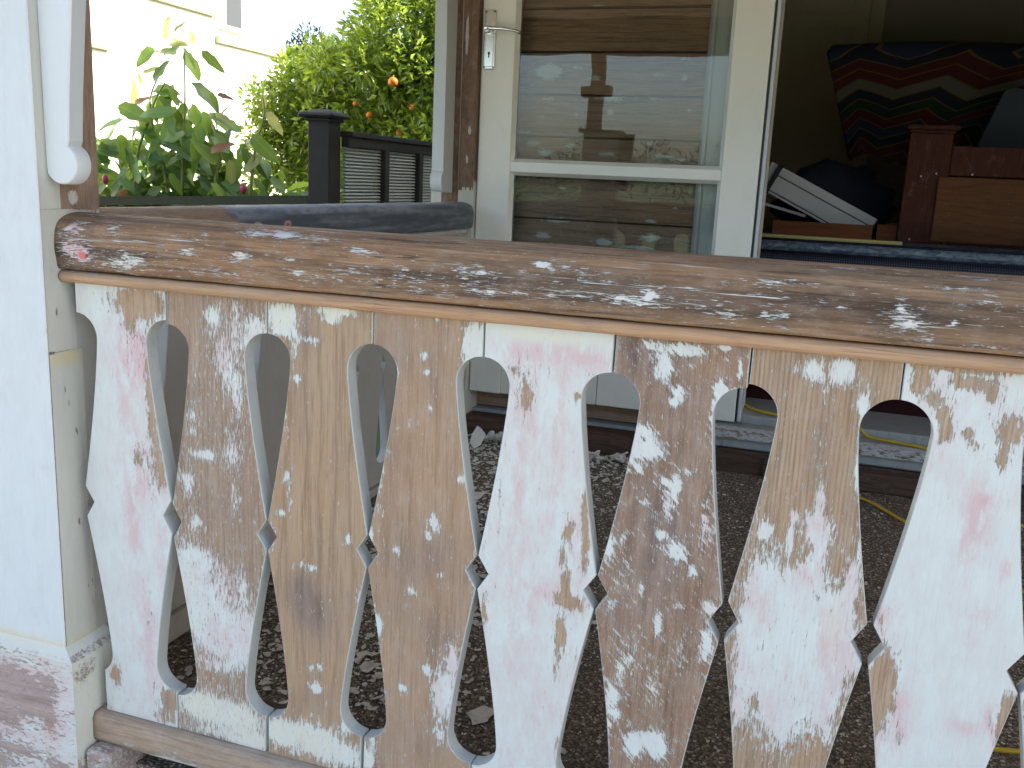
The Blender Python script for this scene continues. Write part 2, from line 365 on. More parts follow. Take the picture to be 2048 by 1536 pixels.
colr = T.mix(mk, mort, pc); colr = T.mix(T.smooth(big, .4, .65, 0, .3), colr, (.07, .055, .04), 'MIX')
M['aggr'] = T.pbr(colr, .7, T.bump(T.math('ADD', T.math('MULTIPLY', T.smooth(v1.outputs['Distance'], .7, .1), 1), T.math('MULTIPLY', v2.outputs['Distance'], -.3)), .9, .003), spec=.35)
T = NT('pebble'); oi = T.n('ShaderNodeAttribute', attribute_name='paint')
M['pebble'] = T.pbr(oi.outputs['Color'], .55)
T = NT('paint_flake'); p = T.pos(); n = T.noise(T.mapp(p, (60, 60, 60)), 1, 6, .6)
M['flake'] = T.pbr(T.ramp(n, [(.3, (.42, .40, .33)), (.5, (.72, .70, .62)), (.7, (.82, .81, .76))]), .6, T.bump(n, .3, .001))
M['flakew'] = painted('pale_flake', (.62, .63, .60), .55, .06)
# ground
T = NT('lawn'); p = T.pos(); n = T.noise(T.mapp(p, (3, 3, 3)), 1, 6, .7); n2 = T.noise(T.mapp(p, (90, 90, 90)), 1, 3, .7)
M['lawn'] = T.pbr(T.mix(T.math('MULTIPLY', T.math('ADD', n, n2), .5), (.03, .055, .02), (.07, .10, .04)), .9, T.bump(n2, .8, .02))
M['bounce_paving'] = painted('bounce_concrete', (.46, .44, .40), .8, .12, .3, (.2, .19, .17))  # pale so that it bounces more light onto the door
def leafmat(name, c, tc, cv=.25, rough=.35, trans=.35, spots=None):
    T = NT(name); oi = T.n('ShaderNodeObjectInfo'); at = T.n('ShaderNodeAttribute', attribute_name='paint')
    sp = T.n('ShaderNodeSeparateColor'); T.put(sp.inputs[0], at.outputs['Color'])
    rv = T.math('FRACT', T.math('ADD', oi.outputs['Random'], sp.outputs[0]))
    col = T.mix(rv, tuple(x * (1 - cv) for x in c), tuple(x * (1 + cv) for x in c))
    col = T.mix(T.smooth(rv, .86, .97, 0, .8), col, spots or tuple(x * 1.6 for x in c))
    col = T.mix(T.smooth(sp.outputs[1], .80, 1.0, 0, .5), col, tuple(min(1, x * 1.9 + .03) for x in c))
    tcol = T.mix(rv, tuple(x * (1 - cv) for x in tc), tuple(x * (1 + cv) for x in tc))
    bs = T.n('ShaderNodeBsdfPrincipled'); T.put(bs.inputs['Base Color'], col); bs.inputs['Roughness'].default_value = rough
    bs.inputs['Specular IOR Level'].default_value = .45
    tl = T.n('ShaderNodeBsdfTranslucent'); T.put(tl.inputs[0], tcol)
    ms = T.n('ShaderNodeMixShader'); ms.inputs[0].default_value = trans
    T.put(ms.inputs[1], bs.outputs[0]); T.put(ms.inputs[2], tl.outputs[0]); T.put(T.out.inputs[0], ms.outputs[0]); return T.mat
M['citrus'] = leafmat('citrus_leaf', (.115, .175, .025), (.42, .55, .055), .4, .28, .38, (.30, .32, .06))
M['magnolia'] = leafmat('broad_leaf', (.075, .155, .035), (.34, .48, .07), .35, .38, .35, (.12, .14, .05))
M['magnpale'] = leafmat('pale_leaf', (.24, .26, .09), (.5, .5, .16), .2, .45, .5)  # paler leaf variant, mostly at the shrub's tips
M['magnred'] = leafmat('reddish_leaf', (.22, .10, .05), (.4, .2, .08), .2, .45, .4)
M['conif'] = leafmat('dark_needles', (.03, .045, .025), (.03, .05, .02), .3, .6, .15)
M['hedge'] = leafmat('far_foliage', (.04, .06, .025), (.06, .09, .03), .3, .6, .2)
M['bark'] = painted('bark', (.09, .065, .045), .85, .3, bumps=.8, scale=60)
M['stem'] = painted('green_stem', (.20, .22, .09), .6, .15)
# zigzag blanket
T = NT('zigzag_blanket'); tc = T.n('ShaderNodeUVMap'); uv = tc.outputs[0]
s_ = T.n('ShaderNodeSeparateXYZ'); T.put(s_.inputs[0], uv)
tri = T.math('PINGPONG', s_.outputs[0], 1.0)
vv = T.math('ADD', s_.outputs[1], T.math('MULTIPLY', tri, 1.5))
fr_ = T.math('FRACT', T.math('MULTIPLY', vv, .125))
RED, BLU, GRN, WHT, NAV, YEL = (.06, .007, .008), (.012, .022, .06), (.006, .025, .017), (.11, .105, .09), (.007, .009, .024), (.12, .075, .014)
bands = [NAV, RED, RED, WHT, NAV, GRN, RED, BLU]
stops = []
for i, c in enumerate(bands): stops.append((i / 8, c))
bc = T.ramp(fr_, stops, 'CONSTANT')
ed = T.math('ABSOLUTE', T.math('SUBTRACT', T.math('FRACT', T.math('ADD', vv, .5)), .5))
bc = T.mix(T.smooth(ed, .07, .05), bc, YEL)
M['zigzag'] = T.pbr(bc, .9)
BLOBS={0:[(0.1089,-0.0142,0.0468,0.0181,-0.9,0,0,0),(0.0897,-0.0385,0.0095,0.0229,-0.55,0,0,0),(0.1176,-0.1347,0.0079,0.0741,-0.75,0,0,0),(0.1272,-0.0741,0.0109,0.0197,-0.5,0,0,0),(0.1287,-0.2285,0.0112,0.0416,-0.5,0,0,0),(0.0928,-0.2232,0.0098,0.0168,-0.55,0,0.3,0),(0.1343,-0.5704,0.022,0.0202,-0.8,0,0.3,0),(0.1205,-0.6009,0.0257,0.0126,-0.4,0,0,0),(0.0384,-0.5522,0.0106,0.0206,-0.6,0,0,0),(0.0747,-0.1466,0.0146,0.0752,0,0.6,0,0),(0.0975,-0.0903,0.0223,0.04,-0.12,0.7,0,0),(0.0811,-0.3132,0.0117,0.0651,0,0.8,0,0),(0.1298,-0.3623,0.0082,0.0436,0,0.6,0,0),(0.0956,-0.4873,0.0187,0.0612,0,0.5,0,0),(0.1104,-0.245,0.0243,0.0351,-0.08,0.5,0,0),(0.1012,-0.456,0.0084,0.0302,-0.2,0.3,0.3,0),(0.0293,-0.0176,0.0203,0.0132,0,0,0,0.3),(0.018,-0.6019,0.018,0.0242,-0.2,0,0,0),(0.021,-0.3671,0.0173,0.0897,0.1,0,0,0),(0.064,-0.1959,0.0247,0.0418,0.1,0,0,0)],1:[(0.2145,-0.0222,0.0118,0.0164,0.65,0,0,0.3),(0.2472,-0.0305,0.0073,0.0376,0.35,0,0,0),(0.2281,-0.0703,0.0133,0.0224,0.45,0.3,0,0),(0.276,-0.0309,0.0157,0.0149,0.6,0,0,0.3),(0.2685,-0.0535,0.0101,0.0138,0.6,0.4,0,0),(0.2492,-0.1193,0.0088,0.0324,0.45,0.3,0,0),(0.2348,-0.1016,0.0104,0.0258,0.3,0,0,0),(0.1983,-0.205,0.02,0.0068,0.65,0,0,0),(0.1807,-0.1538,0.0092,0.0107,0.4,0,0,0),(0.1699,-0.2465,0.011,0.0194,0.55,0.6,0,0),(0.2402,-0.1958,0.0135,0.02,0.4,0.4,0,0),(0.18,-0.1739,0.0062,0.0067,0.4,0,0,0),(0.2427,-0.2593,0.0076,0.0273,0.3,0,0,0),(0.1816,-0.3001,0.0095,0.0098,0.5,0.6,0,0),(0.1935,-0.1062,0.0227,0.0261,0.12,0,0,0),(0.168,-0.3769,0.0225,0.0434,0.75,0.2,0,0.2),(0.191,-0.4086,0.0208,0.0291,0.55,0,0,0),(0.1996,-0.4432,0.032,0.0367,0.7,0,0,0),(0.2271,-0.4521,0.0316,0.0249,0.6,0.5,0,0),(0.2386,-0.4642,0.0236,0.0366,0.6,0,0,0),(0.1863,-0.3522,0.0222,0.0143,0.5,0,0,0),(0.2061,-0.5008,0.0322,0.0105,0.35,0.3,0,0),(0.2625,-0.4375,0.0155,0.0217,0.4,0,0,0),(0.2249,-0.3735,0.0156,0.0285,0.3,0.7,0,0),(0.2518,-0.3825,0.0093,0.0284,0.4,0,0,0),(0.18,-0.5671,0.033,0.0215,0.75,0,0,0.9),(0.2366,-0.5687,0.0401,0.0197,0.7,0.2,0,0.5),(0.2599,-0.6008,0.0319,0.0199,0.65,0,0,0.5),(0.2035,-0.6035,0.0492,0.0108,0.3,0,0.3,0),(0.222,-0.5047,0.048,0.0224,-0.1,0,0,0),(0.1928,-0.0039,0.0223,0.0126,-0.2,0,0.2,0),(0.148,-0.5365,0.0067,0.023,0.5,0,0,0),(0.2826,-0.4838,0.0077,0.0438,0.3,0,0,0),(0.2145,-0.1694,0.0379,0.0399,0.05,0,0.1,0),(0.2251,-0.0388,0.0118,0.0316,0.03,0,0.45,0),(0.2515,-0.1909,0.0149,0.0597,0.03,0,0.3,0),(0.2119,-0.271,0.0309,0.0207,0.03,0,0.4,0)],2:[(0.315,-0.0132,0.0209,0.0171,0.8,0,0,0.8),(0.31,-0.0308,0.0126,0.0086,0.5,0.1,0,0),(0.39,-0.0005,0.0267,0.006,0.75,0,0,0.9),(0.3834,-0.0119,0.0134,0.0072,0.6,0,0,0.6),(0.3564,-0.0387,0.0178,0.0049,0.4,0,0.4,0),(0.3475,-0.0212,0.0082,0.0274,0,0,0.7,0),(0.3349,-0.0891,0.0049,0.005,0.75,0,0,0),(0.325,-0.2464,0.0036,0.0199,0.4,0,0,0),(0.3118,-0.2658,0.0066,0.0047,0.7,0,0,0),(0.3194,-0.2142,0.0043,0.0145,0.5,0,0.1,0),(0.3384,-0.3316,0.016,0.0082,0.3,0,0,0),(0.3566,-0.3317,0.0072,0.0041,0.5,0,0,0),(0.342,-0.379,0.025,0.0347,0,0,0.5,0),(0.3603,-0.3962,0.0219,0.0208,0.05,0.3,0.4,0),(0.3619,-0.4983,0.0104,0.0086,0.7,0,0,0),(0.3677,-0.4684,0.0044,0.0071,0.6,0,0,0),(0.3544,-0.4714,0.0044,0.0057,0.6,0,0,0),(0.4061,-0.286,0.0056,0.0079,0.65,0,0,0),(0.4244,-0.3629,0.0056,0.0202,0.3,0,0,0),(0.3071,-0.5775,0.0232,0.0225,0.75,0.1,0,0.6),(0.3454,-0.5753,0.0227,0.0193,0.75,0.5,0,0.6),(0.3755,-0.5788,0.0224,0.025,0.7,0.1,0,0.6),(0.4126,-0.5875,0.019,0.019,0.6,0,0.2,0.2),(0.4048,-0.5422,0.0073,0.0144,0.5,0,0,0),(0.2982,-0.3012,0.0059,0.0205,0.4,0,0,0),(0.3308,-0.0473,0.0056,0.0247,0.4,0,0,0),(0.4119,-0.5188,0.0087,0.0057,0.6,0,0,0),(0.3679,-0.515,0.0445,0.0217,0,0.1,0.3,0),(0.319,-0.1493,0.0043,0.0257,0.3,0,0,0),(0.3937,-0.0471,0.0269,0.0364,-0.1,0,0,0),(0.339,-0.115,0.014,0.0757,0.03,0,0.3,0),(0.3947,-0.1712,0.011,0.0635,0.03,0,0.25,0),(0.3676,-0.4017,0.0291,0.0417,0.03,0,0.35,0),(0.3383,-0.3659,0.0191,0.0276,0.03,0,0.4,0)],3:[(0.5644,-0.0241,0.0145,0.0258,1.0,0.1,0,0.3),(0.5392,-0.0035,0.011,0.0343,-0.3,0,0,0),(0.5218,-0.2439,0.0065,0.0101,0.75,0.2,0,0),(0.5145,-0.2622,0.0039,0.0064,0.7,0.3,0,0),(0.5044,-0.0418,0.0038,0.0041,0.7,0,0,0),(0.5074,-0.0615,0.0038,0.0035,0.7,0,0,0),(0.5125,-0.1033,0.0032,0.0042,0.6,0,0,0),(0.45,-0.3917,0.0055,0.0163,0.7,0,0,0),(0.4862,-0.4702,0.0055,0.0055,0.75,0,0,0),(0.5176,-0.4383,0.0047,0.0074,0.75,0,0,0),(0.5401,-0.4673,0.0147,0.034,0.75,0.5,0,0),(0.5518,-0.4172,0.0066,0.0226,0.6,0.4,0,0),(0.5386,-0.5264,0.0068,0.0139,0.4,0,0,0),(0.4873,-0.1216,0.0129,0.0158,0.2,0.7,0,0),(0.5344,-0.0068,0.0074,0.0092,0.3,0,0.2,0),(0.5187,0.0004,0.0049,0.0034,0.5,0,0,0),(0.494,-0.3374,0.006,0.0066,0.5,0,0,0),(0.4733,-0.2874,0.004,0.0052,0.6,0,0,0),(0.5317,-0.3093,0.0039,0.0039,0.5,0,0,0),(0.4448,-0.5538,0.0057,0.0144,0.5,0,0,0),(0.4381,-0.5845,0.0115,0.0145,0.7,0,0,0.8),(0.5545,-0.1857,0.0063,0.0061,0.5,0,0,0),(0.4499,-0.2268,0.0054,0.0638,0.22,0,0,0),(0.5735,-0.3015,0.0038,0.019,0.4,0,0,0),(0.4797,-0.3654,0.0407,0.0266,0,0,0.2,0),(0.5307,-0.2773,0.0194,0.0254,0,0,0.35,0),(0.5115,-0.5368,0.0412,0.0351,0,0,0.3,0),(0.5568,-0.1128,0.0049,0.0119,0.3,0.6,0,0),(0.4464,-0.0299,0.013,0.0237,-0.1,0,0.15,0),(0.437,-0.2742,0.0041,0.0091,0.6,0,0,0),(0.4725,-0.0391,0.0192,0.0296,0.03,0,0.35,0),(0.5115,-0.0706,0.0126,0.0355,0.03,0,0.3,0),(0.4916,-0.2972,0.0399,0.0324,0.03,0,0.4,0),(0.462,-0.1619,0.0132,0.0559,0.03,0,0.25,0),(0.5278,-0.3956,0.0265,0.0399,0.03,0,0.3,0)],4:[(0.6291,-0.0746,0.0106,0.0229,-0.6,0,0.2,0),(0.7017,-0.0521,0.0067,0.0145,-0.35,0,0,0),(0.6943,-0.0698,0.0124,0.0056,-0.65,0,0,0),(0.6878,-0.2266,0.0058,0.0119,-0.8,0,0,0),(0.6825,-0.2567,0.0059,0.0121,-0.5,0,0.3,0),(0.6874,-0.2896,0.0059,0.0183,-0.7,0,0,0),(0.6948,-0.313,0.0189,0.0086,-0.75,0,0.2,0),(0.6865,-0.3556,0.0078,0.0226,-0.65,0,0,0),(0.6827,-0.3948,0.0048,0.0255,-0.35,0,0,0),(0.7065,-0.1984,0.004,0.0353,-0.85,0,0,0),(0.7088,-0.252,0.0046,0.03,-0.6,0,0,0),(0.5901,-0.3466,0.0051,0.0193,-0.7,0,0,0),(0.6041,-0.2087,0.0037,0.0364,-0.3,0,0,0),(0.7071,-0.4151,0.006,0.0382,-0.4,0,0,0),(0.6905,-0.498,0.0049,0.0198,-0.5,0,0,0),(0.6311,-0.0231,0.0349,0.0135,-0.05,0.7,0,0),(0.6945,-0.0278,0.0168,0.0077,-0.05,0.9,0,0),(0.6709,-0.0135,0.0226,0.0111,0,0.5,0,0),(0.627,-0.1749,0.0096,0.0655,0,0.7,0,0),(0.6695,-0.087,0.008,0.0512,0,0.7,0,0),(0.7051,-0.1054,0.0056,0.0454,0,0.5,0,0),(0.6147,-0.0475,0.0118,0.008,-0.3,0.1,0.5,0),(0.6418,-0.1137,0.0094,0.0406,0,0.4,0,0),(0.6643,-0.1992,0.0071,0.0357,0,0.6,0,0),(0.696,-0.2361,0.0117,0.0359,0,0.5,0,0),(0.6257,-0.273,0.0098,0.0433,0,0.3,0,0),(0.6641,-0.3034,0.0301,0.0124,0,0.3,0,0),(0.6312,-0.3866,0.015,0.058,0,0.3,0,0),(0.6694,-0.4567,0.0185,0.0222,0,0.5,0,0),(0.6479,-0.3445,0.0086,0.0316,0,0.35,0,0),(0.6316,-0.5268,0.0384,0.0095,0,0.4,0,0),(0.6418,-0.0063,0.069,0.0067,0,-0.3,0,0.9),(0.6224,-0.468,0.0255,0.0399,0.1,0,0,0),(0.5883,-0.2735,0.0075,0.025,-0.2,0,0,0)],5:[(0.7601,-0.0209,0.0321,0.027,0,0,0.45,0),(0.7443,-0.0116,0.0162,0.0108,0.1,0,0.5,0),(0.8041,-0.0056,0.0176,0.0063,0.75,0,0,0),(0.7819,-0.024,0.0095,0.0129,0.6,0,0,0),(0.7784,-0.0341,0.0074,0.0065,0.5,0,0,0),(0.7642,-0.0042,0.0085,0.0043,0.5,0,0,0),(0.8423,0.0009,0.0071,0.0031,0.6,0,0,0),(0.799,-0.0514,0.0074,0.0065,0.65,0,0,0),(0.7947,-0.0639,0.0053,0.0049,0.65,0,0,0),(0.7666,-0.1058,0.0141,0.0123,0.75,0,0,0),(0.7733,-0.1218,0.0141,0.0078,0.6,0,0,0),(0.7626,-0.1404,0.0066,0.0079,0.45,0,0,0),(0.7641,-0.109,0.0044,0.0033,-0.4,0,0.3,0),(0.7526,-0.1247,0.0066,0.0169,0.35,0,0,0),(0.8045,-0.157,0.0054,0.0135,0.75,0,0,0),(0.7922,-0.1531,0.0076,0.0056,0.5,0,0,0),(0.7972,-0.181,0.0049,0.0136,0.5,0.2,0,0),(0.7733,-0.179,0.0044,0.0057,0.5,0,0,0),(0.8418,-0.0496,0.0061,0.016,0.6,0,0,0),(0.849,-0.0434,0.0132,0.0053,0.35,0,0,0),(0.836,-0.072,0.0031,0.0215,0.3,0,0,0),(0.818,-0.138,0.0053,0.0044,0.45,0,0,0),(0.8112,-0.2309,0.0108,0.0092,0.8,0,0,0),(0.7927,-0.2136,0.0066,0.0058,0.6,0,0,0),(0.7519,-0.2235,0.0034,0.0059,0.5,0,0,0),(0.7341,-0.2385,0.0068,0.0154,0.6,0,0,0),(0.8299,-0.2509,0.0048,0.0052,0.65,0,0,0),(0.7755,-0.2808,0.0034,0.0059,0.55,0,0,0),(0.8186,-0.294,0.0044,0.0047,0.5,0.4,0,0),(0.7972,-0.3201,0.0045,0.0144,0.6,0,0,0),(0.8405,-0.1997,0.0074,0.0282,0.4,0.8,0,0),(0.8511,-0.2882,0.0086,0.0082,0.6,0.2,0,0),(0.8523,-0.3328,0.0065,0.019,0.75,0,0,0),(0.7523,-0.4174,0.007,0.0113,0.75,0,0,0),(0.7582,-0.4417,0.0047,0.0063,0.65,0,0,0),(0.7801,-0.475,0.0093,0.014,0.8,0,0,0),(0.7998,-0.4636,0.0137,0.0101,0.75,0,0,0),(0.8099,-0.4739,0.008,0.0126,0.75,0,0,0),(0.7893,-0.2555,0.0331,0.0352,0,0.1,0.6,0),(0.7966,-0.2071,0.0272,0.023,0,0.1,0.5,0),(0.7762,-0.3061,0.0281,0.018,0,0,0.3,0),(0.7701,-0.3628,0.0114,0.0246,0.25,0,0,0.5),(0.7973,-0.3942,0.0113,0.0246,0.25,0,0,0.5),(0.7588,-0.3841,0.0069,0.0186,0.3,0,0,0.5),(0.8245,-0.3448,0.0055,0.024,0.3,0,0,0.5),(0.7491,-0.4569,0.0047,0.032,0.35,0,0,0.6),(0.8596,-0.021,0.0015,0.0105,0.7,0,0,0),(0.7428,-0.3066,0.008,0.0182,0.2,0,0.2,0),(0.7809,-0.0789,0.0321,0.0439,-0.05,0,0.1,0),(0.7562,-0.2676,0.0113,0.0357,0.18,0,0,0),(0.7775,-0.1755,0.0274,0.0342,0.03,0,0.4,0),(0.8282,-0.0137,0.0154,0.0211,0.03,0,-0.3,0),(0.8179,-0.0742,0.0157,0.0325,0.03,0,0.3,0)],6:[(0.9308,-0.0143,0.0086,0.0133,0.6,0,0,0),(0.9606,-0.011,0.0122,0.0131,0.75,0,0,0),(0.9485,-0.0216,0.0095,0.0071,0.2,0,0,0),(0.9139,-0.0151,0.0068,0.0041,0.3,0,0,0),(0.9818,-0.0424,0.0056,0.0101,0.75,0,0,0),(0.9841,-0.0743,0.0037,0.0308,0.45,0,0,0),(0.9864,-0.1107,0.0033,0.0312,0.45,0,0,0),(0.9553,-0.1804,0.0127,0.0141,0.85,0.6,0,0),(0.93,-0.1681,0.0049,0.0054,0.7,0.6,0,0),(0.9022,-0.1905,0.0071,0.0099,0.65,0,0,0),(0.9279,-0.1962,0.003,0.022,0.5,0,0,0),(0.9527,-0.148,0.0049,0.0214,0.5,0.3,0,0),(0.9583,-0.2076,0.0059,0.0219,0.55,0.3,0,0),(0.9493,-0.2316,0.0109,0.01,0.5,0.5,0,0),(0.9488,-0.2402,0.005,0.0033,0.4,0,0,0),(0.9012,-0.2637,0.0113,0.0341,0.75,0.4,0,0),(0.9022,-0.328,0.0156,0.0583,0.8,0.2,0,0),(0.9288,-0.3047,0.0224,0.0515,0.95,0,0,0),(0.9461,-0.2721,0.008,0.0281,0.9,0,0,0),(0.9482,-0.3416,0.0254,0.0635,1.0,0,0,0),(0.9703,-0.3075,0.0149,0.0453,0.85,0.4,0,0),(0.979,-0.2769,0.0078,0.0223,0.8,0,0,0.4),(0.9942,-0.2966,0.0097,0.0224,0.7,0.5,0,0),(0.9772,-0.3705,0.01,0.0289,0.7,0.3,0,0),(0.9896,-0.344,0.0099,0.0343,0.55,0.4,0,0),(0.9421,-0.409,0.0083,0.0178,0.6,0,0,0),(0.9222,-0.3957,0.0125,0.0178,0.5,0.4,0,0),(0.9939,-0.2289,0.0067,0.0272,0.6,0.6,0,0),(0.9898,-0.2577,0.0078,0.0166,0.35,0,0.1,0),(0.8947,-0.39,0.0074,0.0359,0.4,0.2,0,0),(0.9892,-0.4094,0.004,0.0094,0.6,0,0,0),(1.009,-0.3164,0.0068,0.0168,0.5,0,0,0),(0.9134,-0.2555,0.0041,0.0226,0.5,0,0,0),(0.9971,-0.1734,0.0028,0.0319,0.4,0.4,0,0),(0.9111,-0.3922,0.0063,0.0095,-0.6,0,0,0),(0.9117,-0.2386,0.0081,0.0056,0.4,0,0,0),(0.8852,-0.1809,0.0307,0.0553,0.08,0,0,0),(0.9348,-0.4416,0.0136,0.0181,0.12,0.0,0,0),(0.9441,-0.069,0.0125,0.0831,0.1,0,0.15,0),(0.9431,-0.2441,0.004,0.0111,0.4,0,0,0),(0.9003,-0.027,0.0098,0.0259,0.03,0,0.3,0),(0.9816,-0.1435,0.0076,0.0423,0.03,0,0.3,0),(0.9469,-0.0951,0.0125,0.0419,0.03,0,0.35,0)],7:[(1.0823,-0.0115,0.0189,0.0077,-0.75,0,0.15,0),(1.0968,-0.0221,0.0068,0.0087,-0.6,0,0.15,0),(1.0629,-0.0078,0.0035,0.0088,-0.5,0,0,0),(1.117,-0.0517,0.0144,0.0175,-0.8,0,0.15,0),(1.1139,-0.0821,0.0068,0.0128,-0.6,0,0,0),(1.0312,-0.0123,0.0098,0.0197,-0.8,0,0,0),(1.0462,-0.0306,0.008,0.0099,-0.5,0,0,0),(1.0592,-0.0542,0.008,0.0248,-0.75,0,0,0),(1.0801,-0.0605,0.007,0.0079,-0.6,0,0,0),(1.0881,-0.0706,0.0061,0.005,-0.5,0,0,0),(1.0364,-0.339,0.0143,0.0393,-0.9,0,0,0),(1.0302,-0.3696,0.0106,0.0569,-0.7,0,0,0),(1.0607,-0.3972,0.0067,0.0228,-0.3,0.4,0,0),(1.1569,-0.3446,0.0088,0.0271,-0.8,0,0,0),(1.1542,-0.3678,0.0071,0.0219,-0.6,0.2,0,0),(1.0246,-0.262,0.0038,0.0142,-0.5,0.5,0,0),(1.1021,-0.1401,0.0114,0.0304,-0.05,0.8,0,0),(1.0946,-0.1675,0.008,0.0309,0,0.7,0,0),(1.133,-0.1922,0.0052,0.0133,0,1,0,0),(1.1109,-0.1232,0.0156,0.01,0,0.6,0,0),(1.1163,-0.2435,0.0133,0.0137,0,0.5,0,0),(1.111,-0.2718,0.0054,0.0214,0,0.4,0,0),(1.0388,-0.2591,0.0084,0.0109,0,0.7,0,0),(1.1217,-0.3674,0.0182,0.0088,0,0.8,0,0),(1.1408,-0.3542,0.0063,0.0109,-0.2,0.9,0,0),(1.0558,-0.3576,0.0076,0.0112,0,0.7,0,0),(1.0495,-0.406,0.0125,0.0172,0,0.6,0,0),(1.0472,-0.1019,0.027,0.0305,0,0.15,0,0),(1.0694,0.0027,0.0519,0.0039,-0.7,0,0.1,0)],'rail':[(0.0183,0.0758,0.0208,0.0089,0.7,0.9,0,0),(0.0166,0.0503,0.0209,0.0167,0.65,0.9,0,0),(0.0319,0.0405,0.0128,0.009,0.6,1.6,0,0),(-0.0002,0.0396,0.013,0.0258,0.1,0,0.6,0),(0.0772,0.0761,0.014,0.0062,0.6,0,0.2,0),(0.1678,0.0767,0.0103,0.003,0.7,0.9,0,0),(0.2081,0.0809,0.0101,0.0024,0.7,0.9,0,0),(0.2042,0.0729,0.0217,0.003,0.55,0.8,0,0),(0.2788,0.0852,0.0236,0.0059,0.75,0.9,0,0),(0.3199,0.0848,0.0271,0.0058,0.8,0.1,0,0),(0.3667,0.083,0.0264,0.0035,0.7,0,0,0),(0.1928,0.0558,0.0146,0.0049,0.7,0,0,0.4),(0.2714,0.0569,0.0182,0.006,0.75,0,0,0.4),(0.263,0.0593,0.0056,0.0036,0.6,1.8,0,0),(0.3062,0.0693,0.0137,0.0029,0.6,0.9,0,0),(0.0863,0.0297,0.0234,0.0089,0.5,0,0.1,0.2),(0.11,0.0408,0.023,0.0088,0.4,0,0.2,0.2),(0.3333,0.0576,0.0122,0.0035,0.7,0,0,0),(0.087,0.0424,0.0621,0.0164,0.18,0,0.25,0.1),(0.4252,0.0754,0.0217,0.0034,0.7,0.4,0,0),(0.4381,0.0694,0.0317,0.0028,0.6,0.9,0,0),(0.3467,0.0427,0.0108,0.0047,0.7,0,0,0),(0.3867,0.0369,0.0395,0.0082,0.25,0,0.3,0),(0.4888,0.0448,0.0495,0.0135,0.28,0,0.5,0),(0.5729,0.0595,0.0469,0.0088,0.35,0,0.6,0),(0.6439,0.0754,0.0134,0.0037,0.9,0,0,0),(0.6693,0.0709,0.0242,0.0032,0.9,0,0,0),(0.6996,0.0688,0.0162,0.0021,0.8,0,0,0),(0.6797,0.0816,0.0066,0.0026,0.7,0.2,0,0),(0.7309,0.0449,0.0213,0.0047,0.75,0.1,0,0),(0.7623,0.0501,0.0125,0.0073,0.75,0.3,0,0),(0.7577,0.0419,0.0105,0.0031,0.5,0,0,0),(0.6318,0.0384,0.0341,0.0027,0.4,0,0,0),(0.6821,0.0425,0.0495,0.0096,0.2,0,0.55,0),(0.5736,0.0413,0.0294,0.0099,0.35,0,0.5,0),(0.8223,0.0703,0.0399,0.0025,0.75,1.0,0,0),(0.8619,0.0704,0.0243,0.002,0.75,1.0,0,0),(0.8907,0.0741,0.0429,0.0015,0.6,0.1,0,0),(0.9614,0.0703,0.0064,0.0019,0.7,1.9,0,0),(0.9753,0.069,0.0153,0.0019,0.75,0.7,0,0),(0.9955,0.0692,0.0115,0.0024,0.8,0.1,0,0),(1.045,0.078,0.0256,0.0019,0.8,-0.8,0,0),(0.9301,0.0604,0.0046,0.002,0.7,0,0,0),(0.885,0.035,0.0289,0.01,0.12,0,0.5,0),(0.8043,0.0433,0.0508,0.0072,0.22,0,0.5,0),(0.8403,0.0371,0.0109,0.0041,0.75,0.1,0,0),(0.8794,0.0421,0.0077,0.003,0.7,0.1,0,0),(0.8987,0.0423,0.0095,0.0035,0.6,0.1,0,0),(0.9494,0.0542,0.0046,0.0024,0.7,0,0,0),(0.9332,0.0533,0.0065,0.002,0.7,0,0,0),(1.0092,0.0487,0.0132,0.0143,0.5,0,0.7,0),(1.0189,0.0424,0.0176,0.0076,0.45,0,0.9,0),(1.0035,0.0593,0.0053,0.0038,0.6,0,0,0),(1.0516,0.0478,0.0039,0.0033,0.8,0,0,0),(1.0339,0.0293,0.0131,0.0038,0.55,0.3,0.4,0),(1.0007,0.0455,0.0267,0.0192,0,0,0.6,0),(1.0674,0.0704,0.0379,0.0093,0.2,0,0.5,0),(0.413,0.0157,0.1302,0.0047,-0.1,0,-0.2,0),(1.0774,0.0287,0.0211,0.0024,0.45,0,0,0),(1.0952,0.0234,0.0033,0.0014,0.8,0,0,0),(0.8611,0.0793,0.0582,0.004,-0.2,0,0,0),(0.9545,0.0901,0.0272,0.0019,0.5,0,0,0),(0.8895,0.0854,0.0238,0.0015,0.65,0,0,0),(1.0691,0.0893,0.0335,0.0018,0.65,0,0,0),(1.0086,0.0894,0.0262,0.0014,0.5,0,0,0),(0.7082,0.0616,0.1077,0.0084,0.12,0,0.4,0),(0.9324,0.0393,0.028,0.0079,-0.1,0,0.0,0),(0.5014,0.0344,0.0185,0.0034,0.4,0,0,0),(0.4127,0.0505,0.0323,0.0046,0.3,0,0.2,0),(0.2284,0.0339,0.0576,0.0085,0.3,0,0.2,0.1),(0.1318,0.0174,0.0609,0.0063,0.15,0,0.2,0),(0.3735,0.0213,0.0053,0.0035,0.6,0,0,0),(0.598,0.0201,0.1164,0.0044,-0.05,0,0,0)]}

